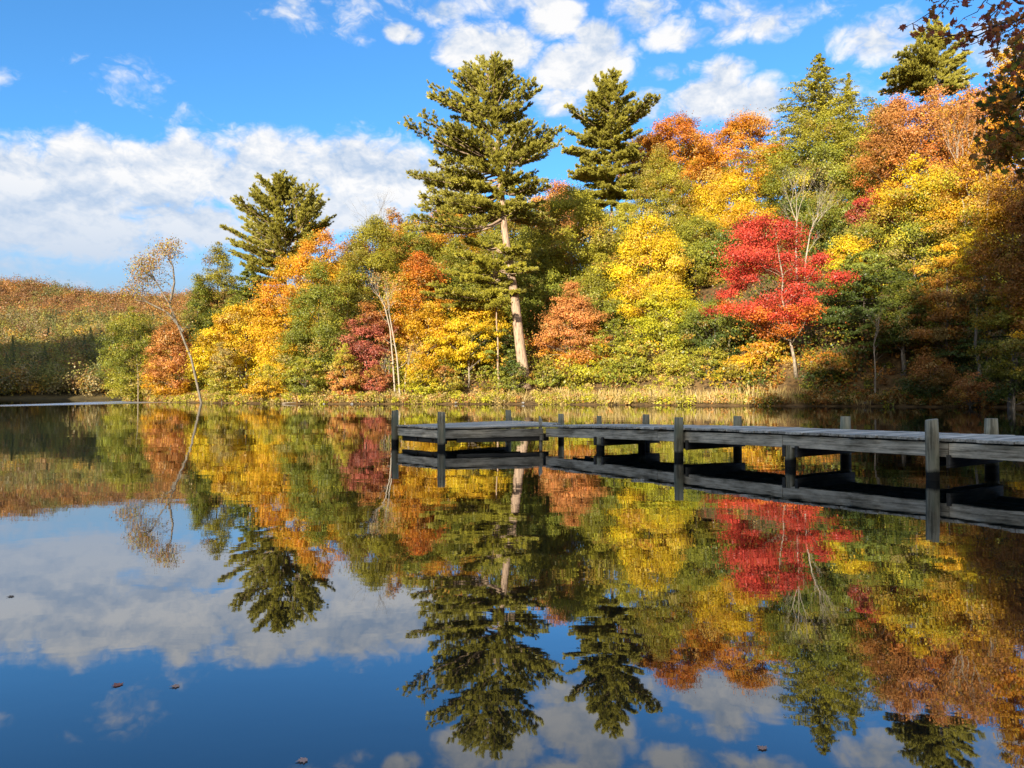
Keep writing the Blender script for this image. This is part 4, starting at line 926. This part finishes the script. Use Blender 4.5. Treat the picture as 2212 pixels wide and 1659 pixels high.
# ------------------------------------------------------------------ small things on and by the water
def floating_leaf(X, Y, size, col, label, rot):
    d = CAMZ*F/max((Y*K-395.8), 1); p = at(X, Y, d)
    b = BigLeaves(); r_ = np.random.default_rng(int(X)); 
    b.add(np.array([0, 0, 0.]), np.array([.02, .01, 1.]), size, col, r_, .1)
    o = b.build('fallen_leaf', M_LEAF, None, (0, 0, 0)); o.location = (p[0], p[1], .003); o.rotation_euler = (.02, .02, rot)
    tag(o, label, 'leaf', 'leaves floating on the lake')
floating_leaf(255, 1477, 0.061, (.6, .25, .18), 'reddish leaf floating left on the dark blue water, beside a paler one', .3)
floating_leaf(381, 1479, 0.054, (.75, .5, .38), 'pale curled leaf floating right of the reddish one on the dark blue water', 1.1)
floating_leaf(656, 1637, 0.054, (.75, .5, .42), 'pinkish leaf floating at the bottom edge left of the reflected pine top', 2.0)
floating_leaf(25, 1287, 0.058, (.3, .22, .16), 'dark leaf floating at the left edge on reflected cloud', .8)
floating_leaf(1648, 1612, .05, (.65, .42, .34), 'small brown leaf floating in the reflected sky at lower right', 2.7)
def twig(pts, r, label, d):
    tb = Tubes(); P = [at(a, b, dd) for a, b, dd in pts]; tb.tube(P, [r*(1-.7*i/(len(P)-1)) for i in range(len(P))], 5)
    o = tb.build('fallen_branch', M_TWIG); tag(o, label, 'branch', 'drowned twigs by the dock')
twig([(2260, 1030, 11.4), (2210, 1027, 11.5), (2160, 1022, 11.6), (2120, 1012, 11.7)], .012, 'pale drooping twig just above the water behind the dock at right', 0)
twig([(2255, 1072, 11.3), (2200, 1060, 11.5), (2150, 1062, 11.6)], .009, 'thin pale twig lying on the water behind the dock at right', 0)
# driftwood and stones at the shore
def log(X, d, ln, r, ang, label):
    p = at(X, 870, d); p[2] = max(gz(p[0], d), 0)+r*.6; tb = Tubes(); dv = np.array([math.cos(ang), math.sin(ang), .05])
    tb.tube([p-dv*ln/2, p-dv*ln*.1+np.array([0, 0, .05]), p+dv*ln/2], [r, r*.85, r*.5], 7); o = tb.build('driftwood_log', M_TWIG); tag(o, label, 'log')
log(628, 102, 2.2, .07, .2, 'pale driftwood log at the waterline right of the broad yellow maple')
def rock(X, d, r, label, group=None):
    p = at(X, 870, d); z = max(gz(p[0], d), 0)
    import bmesh
    bm = bmesh.new(); bmesh.ops.create_icosphere(bm, subdivisions=3, radius=r); rg = np.random.default_rng(int(X))
    ph = rg.random(6)*6
    for v in bm.verts:
        c = v.co/r; k = 1+.14*math.sin(3*c.x+ph[0])*math.sin(4*c.y+ph[1])+.1*math.sin(6*c.z+ph[2]+2*c.x)+.05*math.sin(9*c.x+7*c.y+ph[3]); v.co *= k; v.co.z *= .6
    me = bpy.data.meshes.new('stone'); bm.to_mesh(me); bm.free()
    o = link('stone', me, M_ROCK); o.location = (p[0], p[1], z+.05); tag(o, label, 'stone', group)
rock(1870, 78.8, .22, 'grey stone at the shaded waterline below the thin grey trunk')
rock(985, 100.3, .2, 'small pale stone at the waterline left of the tallest pine')

for X, d, r in [(700, 101.5, .16), (760, 101.2, .2), (1130, 98.3, .22), (1245, 96, .15), (1390, 92.6, .2), (1475, 90.2, .17), (1610, 85.6, .22), (1760, 81.2, .2), (1990, 76, .24), (2080, 73.6, .2)]:
    rock(X, d, r, 'small grey stone half sunk at the far waterline', 'stones along the far waterline')
log(1560, 87.2, 2.4, .08, .15, 'weathered grey log lying along the grassy waterline left of the red maple')
log(1930, 77.6, 2.8, .1, -.2, 'dark wet log at the shaded waterline under the thick grey stem')
# ------------------------------------------------------------------ water
m, nt, out = nodes('lake_water')
tc = N(nt, 'ShaderNodeNewGeometry')
def noise(scale, sx=1., sy=1., detail=2, dist=0.):
    mp = N(nt, 'ShaderNodeMapping'); mp.inputs['Scale'].default_value = (sx, sy, 1); L(nt, tc.outputs['Position'], mp.inputs[0])
    n_ = N(nt, 'ShaderNodeTexNoise', Scale=scale, Detail=detail, Roughness=.5, Distortion=dist); L(nt, mp.outputs[0], n_.inputs['Vector']); return n_
sx = N(nt, 'ShaderNodeSeparateXYZ'); L(nt, tc.outputs['Position'], sx.inputs[0])
def math_(op, a, b=None, c=None, clamp=False):
    n_ = N(nt, 'ShaderNodeMath', _operation=op); n_.use_clamp = clamp
    for i, v in enumerate((a, b, c)):
        if v is None: continue
        if isinstance(v, (int, float)): n_.inputs[i].default_value = v
        else: L(nt, v, n_.inputs[i])
    return n_.outputs[0]
wind = noise(.03, .35, 1, 3)
# breeze patch far out on the left
e1 = math_('MULTIPLY_ADD', sx.outputs['X'], -3.2, -104.0)             # near edge: y > -3.2 x - 104
near = math_('SUBTRACT', sx.outputs['Y'], e1); near = math_('MULTIPLY_ADD', wind.outputs[0], 14., near); 
f1 = N(nt, 'ShaderNodeMapRange'); f1.inputs[1].default_value = 0; f1.inputs[2].default_value = 22; L(nt, near, f1.inputs[0])
f2 = N(nt, 'ShaderNodeMapRange'); f2.inputs[1].default_value = 205; f2.inputs[2].default_value = 185; L(nt, sx.outputs['Y'], f2.inputs[0])
f3 = N(nt, 'ShaderNodeMapRange'); f3.inputs[1].default_value = -50; f3.inputs[2].default_value = -60; L(nt, sx.outputs['X'], f3.inputs[0])
ruff = math_('MULTIPLY', math_('MULTIPLY', f1.outputs[0], f2.outputs[0]), f3.outputs[0])
n1 = noise(2.6, .55, 1, 3, .3); n2 = noise(.45, .6, 1, 2); n3 = noise(9., .6, 1, 2)
amp = noise(.12, .4, 1, 2)
am = N(nt, 'ShaderNodeMapRange'); am.inputs[1].default_value = .35; am.inputs[2].default_value = .7; am.inputs[3].default_value = .35; am.inputs[4].default_value = 1.3; L(nt, amp.outputs[0], am.inputs[0])
h = math_('MULTIPLY', n1.outputs[0], .0012)
h = math_('MULTIPLY_ADD', n2.outputs[0], .006, h)
h = math_('MULTIPLY', h, am.outputs[0])
h = math_('MULTIPLY_ADD', math_('MULTIPLY', n3.outputs[0], ruff), .05, h)
bp = N(nt, 'ShaderNodeBump', Strength=1., Distance=1.); L(nt, h, bp.inputs['Height'])
lw = N(nt, 'ShaderNodeLayerWeight', Blend=.5); L(nt, bp.outputs[0], lw.inputs['Normal'])
fr_ = math_('POWER', lw.outputs['Facing'], 2.55, None, True)
b = N(nt, 'ShaderNodeBsdfDiffuse'); b.inputs['Color'].default_value = (.006, .009, .008, 1)
g = N(nt, 'ShaderNodeBsdfGlossy'); g.inputs['Color'].default_value = (.81, .83, .86, 1)
rg = math_('MULTIPLY_ADD', ruff, .42, .015); L(nt, rg, g.inputs['Roughness']); L(nt, bp.outputs[0], g.inputs['Normal'])
mx = N(nt, 'ShaderNodeMixShader'); L(nt, fr_, mx.inputs[0]); L(nt, b.outputs[0], mx.inputs[1]); L(nt, g.outputs[0], mx.inputs[2]); L(nt, mx.outputs[0], out.inputs[0])
grid_mesh('water', np.linspace(-3000, 3000, 3), np.linspace(-3000, 3000, 3), lambda X, Y: X*0, m).name = 'water'

# ------------------------------------------------------------------ sky
world = bpy.data.worlds.new('World'); scene.world = world; world.use_nodes = True
nt = world.node_tree; nt.nodes.clear()
wo = nt.nodes.new('ShaderNodeOutputWorld'); bg = N(nt, 'ShaderNodeBackground', Strength=.09)
SUNV = np.array([-SAZ[0]*math.cos(R(SUN_EL)), -SAZ[1]*math.cos(R(SUN_EL)), math.sin(R(SUN_EL))])
sk = N(nt, 'ShaderNodeTexSky'); sk.sky_type = 'NISHITA'; sk.sun_disc = False; sk.sun_elevation = R(SUN_EL); sk.sun_rotation = math.atan2(SUNV[0], SUNV[1]); sk.air_density = 1.0; sk.dust_density = .4; sk.ozone_density = 2.5
tc = N(nt, 'ShaderNodeTexCoord'); sx = N(nt, 'ShaderNodeSeparateXYZ'); L(nt, tc.outputs['Generated'], sx.inputs[0])
az = math_('ARCTAN2', sx.outputs['X'], sx.outputs['Y']); el = math_('ARCSINE', sx.outputs['Z'])
cv = N(nt, 'ShaderNodeCombineXYZ'); L(nt, az, cv.inputs[0]); L(nt, el, cv.inputs[1])
def azel(X, Y):
    p = at(X, Y, 1.)-np.array([0, 0, CAMZ]); return math.atan2(p[0], p[1]), math.atan2(p[2], math.hypot(p[0], p[1]))
CLOUDS = [  # x, y, rx, ry in the photo, weight
    (40, 410, 160, 95, 1), (190, 385, 120, 85, 1), (320, 400, 120, 80, 1), (430, 372, 105, 72, 1), (560, 380, 140, 85, 1), (680, 372, 120, 75, 1), (800, 372, 140, 86, 1), (905, 380, 130, 74, 1),
    (120, 490, 280, 70, .8), (420, 480, 220, 60, .7), (760, 450, 170, 60, .9), (250, 560, 330, 60, .3), (560, 510, 160, 60, .5), (50, 560, 200, 80, .38),
    (1060, 105, 95, 50, .9), (1195, 42, 55, 40, .9), (1262, 150, 95, 60, 1.05), (1290, 82, 45, 36, .95), (1225, 215, 70, 42, .7), (1465, 85, 62, 28, .8), (1560, 45, 110, 44, .5), (1700, 35, 130, 40, .48),
    (1890, 80, 105, 52, .75), (1545, 212, 92, 45, .95), (1640, 212, 60, 42, .9), (1565, 158, 50, 32, .7), (1450, 155, 55, 20, .6), (870, 72, 34, 20, .7), (970, 22, 40, 25, .6), (575, 18, 40, 26, .3),
    (700, 20, 110, 40, .2), (1380, 25, 70, 35, .45), (1060, 10, 160, 30, .4), (2110, 110, 120, 55, .6), (310, 225, 120, 22, .06), (430, 255, 70, 20, .12), (150, 150, 70, 18, .04),
    (820, 295, 32, 16, .5), (1400, 225, 70, 40, .4), (1800, 200, 90, 50, .35), (1950, 190, 80, 40, .4), (1480, 250, 140, 24, .4), (850, 15, 120, 26, .28),
    (-350, 430, 300, 110, 1), (-250, 120, 220, 60, .6), (2480, 150, 260, 90, .8), (2700, 420, 300, 120, .9), (300, -220, 300, 80, .6), (1200, -260, 420, 100, .7), (2000, -200, 300, 90, .7)]
Fm = None
for (X, Y, rx, ry, wt) in CLOUDS:
    a, e = azel(X, Y); a2, _ = azel(X+rx, Y); _, e2 = azel(X, Y-ry); ra, re = abs(a2-a), abs(e2-e)
    ma = N(nt, 'ShaderNodeVectorMath', _operation='MULTIPLY_ADD'); L(nt, cv.outputs[0], ma.inputs[0]); ma.inputs[1].default_value = (1/ra, 1/re, 0); ma.inputs[2].default_value = (-a/ra, -e/re, 0)
    dt = N(nt, 'ShaderNodeVectorMath', _operation='DOT_PRODUCT'); L(nt, ma.outputs[0], dt.inputs[0]); L(nt, ma.outputs[0], dt.inputs[1])
    f = math_('MULTIPLY_ADD', dt.outputs['Value'], -.5*wt, wt)      # weight at the middle, half of it at the radius
    Fm = f if Fm is None else math_('MAXIMUM', Fm, f)
Fm = math_('MAXIMUM', Fm, -1.)
def wnoise(off, scale, detail, rough=.58, sy=1.6):
    mp = N(nt, 'ShaderNodeMapping'); mp.inputs['Scale'].default_value = (1, 1, sy); mp.inputs['Location'].default_value = off; L(nt, tc.outputs['Generated'], mp.inputs[0])
    n_ = N(nt, 'ShaderNodeTexNoise', Scale=scale, Detail=detail, Roughness=rough, Distortion=.15); L(nt, mp.outputs[0], n_.inputs['Vector']); return n_.outputs[0]
# unseen cloud added behind the viewer as neutral fill for the shaded dock
bk_ = N(nt, 'ShaderNodeMapRange'); bk_.inputs[1].default_value = .15; bk_.inputs[2].default_value = -.35; bk_.inputs[3].default_value = -1.; bk_.inputs[4].default_value = 1.05; L(nt, sx.outputs['Y'], bk_.inputs[0])
Fm = math_('MAXIMUM', Fm, bk_.outputs[0])
def wvor(off, scale, sy=1.5):
    mp = N(nt, 'ShaderNodeMapping'); mp.inputs['Scale'].default_value = (1, 1, sy); mp.inputs['Location'].default_value = off; L(nt, tc.outputs['Generated'], mp.inputs[0])
    w_ = N(nt, 'ShaderNodeTexNoise', Scale=scale*1.3, Detail=3, Roughness=.5); L(nt, mp.outputs[0], w_.inputs['Vector'])
    va = N(nt, 'ShaderNodeVectorMath', _operation='MULTIPLY_ADD'); L(nt, w_.outputs['Color'], va.inputs[0]); va.inputs[1].default_value = (.09,)*3; L(nt, mp.outputs[0], va.inputs[2])
    v_ = N(nt, 'ShaderNodeTexVoronoi', Scale=scale, Detail=3.5, Roughness=.55, Lacunarity=2.3); v_.normalize = True; L(nt, va.outputs[0], v_.inputs['Vector']); return v_.outputs['Distance']
na = wnoise((0, 0, 0), 8, 11, .62); nb_ = wnoise((.012, .0, -.04), 8, 11, .62); nl = wnoise((3, 1, 2), 4.5, 4)
va_ = wvor((0, 0, 0), 15); vb_ = wvor((.006, 0, -.024), 15)
nn = math_('MULTIPLY_ADD', na, 1.1, -.55); nn2 = math_('MULTIPLY_ADD', nl, .7, -.35); nv = math_('MULTIPLY_ADD', va_, -2.1, .74)
dens = math_('ADD', math_('ADD', math_('ADD', Fm, nn), nn2), nv)
cd = N(nt, 'ShaderNodeMapRange', _interpolation_type='SMOOTHSTEP'); cd.inputs[1].default_value = .2; cd.inputs[2].default_value = .84; L(nt, dens, cd.inputs[0])
shade = math_('MULTIPLY_ADD', math_('SUBTRACT', na, nb_), 2.6, math_('MULTIPLY_ADD', math_('SUBTRACT', vb_, va_), 3.0, .68), True)  # sunlit tops and shaded bases of the clouds, put into their colour
elm = N(nt, 'ShaderNodeMapRange'); elm.inputs[1].default_value = azel(300, 590)[1]; elm.inputs[2].default_value = azel(300, 370)[1]; elm.inputs[3].default_value = .0; elm.inputs[4].default_value = 1.; L(nt, el, elm.inputs[0])
sh2 = math_('MULTIPLY', shade, math_('MULTIPLY_ADD', elm.outputs[0], .85, .15))
cc = N(nt, 'ShaderNodeMixRGB'); cc.inputs[1].default_value = (2.45, 3.05, 3.95, 1); cc.inputs[2].default_value = (4.9, 4.85, 4.8, 1); L(nt, sh2, cc.inputs[0])
# sky colour
tint = N(nt, 'ShaderNodeMixRGB', _blend_type='MULTIPLY'); tint.inputs[0].default_value = 1; tint.inputs[2].default_value = (.47, .95, 1.3, 1); L(nt, sk.outputs[0], tint.inputs[1])
fac = math_('MULTIPLY', cd.outputs[0], .97)
mx = N(nt, 'ShaderNodeMixRGB'); L(nt, fac, mx.inputs[0]); L(nt, tint.outputs[0], mx.inputs[1]); L(nt, cc.outputs[0], mx.inputs[2])
# pale air low over the horizon
hz = N(nt, 'ShaderNodeMapRange', _interpolation_type='SMOOTHSTEP'); hz.inputs[1].default_value = azel(300, 420)[1]; hz.inputs[2].default_value = azel(300, 640)[1]; hz.inputs[4].default_value = .92; L(nt, el, hz.inputs[0])
mh = N(nt, 'ShaderNodeMixRGB'); mh.inputs[2].default_value = (2.0, 2.95, 3.95, 1); L(nt, hz.outputs[0], mh.inputs[0]); L(nt, tint.outputs[0], mh.inputs[1]); L(nt, mh.outputs[0], mx.inputs[1])
L(nt, mx.outputs[0], bg.inputs[0]); L(nt, bg.outputs[0], wo.inputs[0])

sl = bpy.data.lights.new('sun', 'SUN'); sl.energy = 5.0; sl.angle = R(.53); sl.color = (1., .9, .74)
so = bpy.data.objects.new('sun', sl); COL.objects.link(so)
from mathutils import Vector
so.rotation_euler = Vector(-SUNV).to_track_quat('-Z', 'Y').to_euler(); so.location = SUNV*200

scene.view_settings.view_transform = 'Standard'; scene.view_settings.look = 'None'; scene.view_settings.exposure = 1.2; scene.view_settings.gamma = 1
scene.render.engine = 'CYCLES'
cy = scene.cycles; cy.max_bounces = 6; cy.diffuse_bounces = 3; cy.glossy_bounces = 3; cy.transmission_bounces = 3; cy.transparent_max_bounces = 4; cy.caustics_reflective = False; cy.caustics_refractive = False
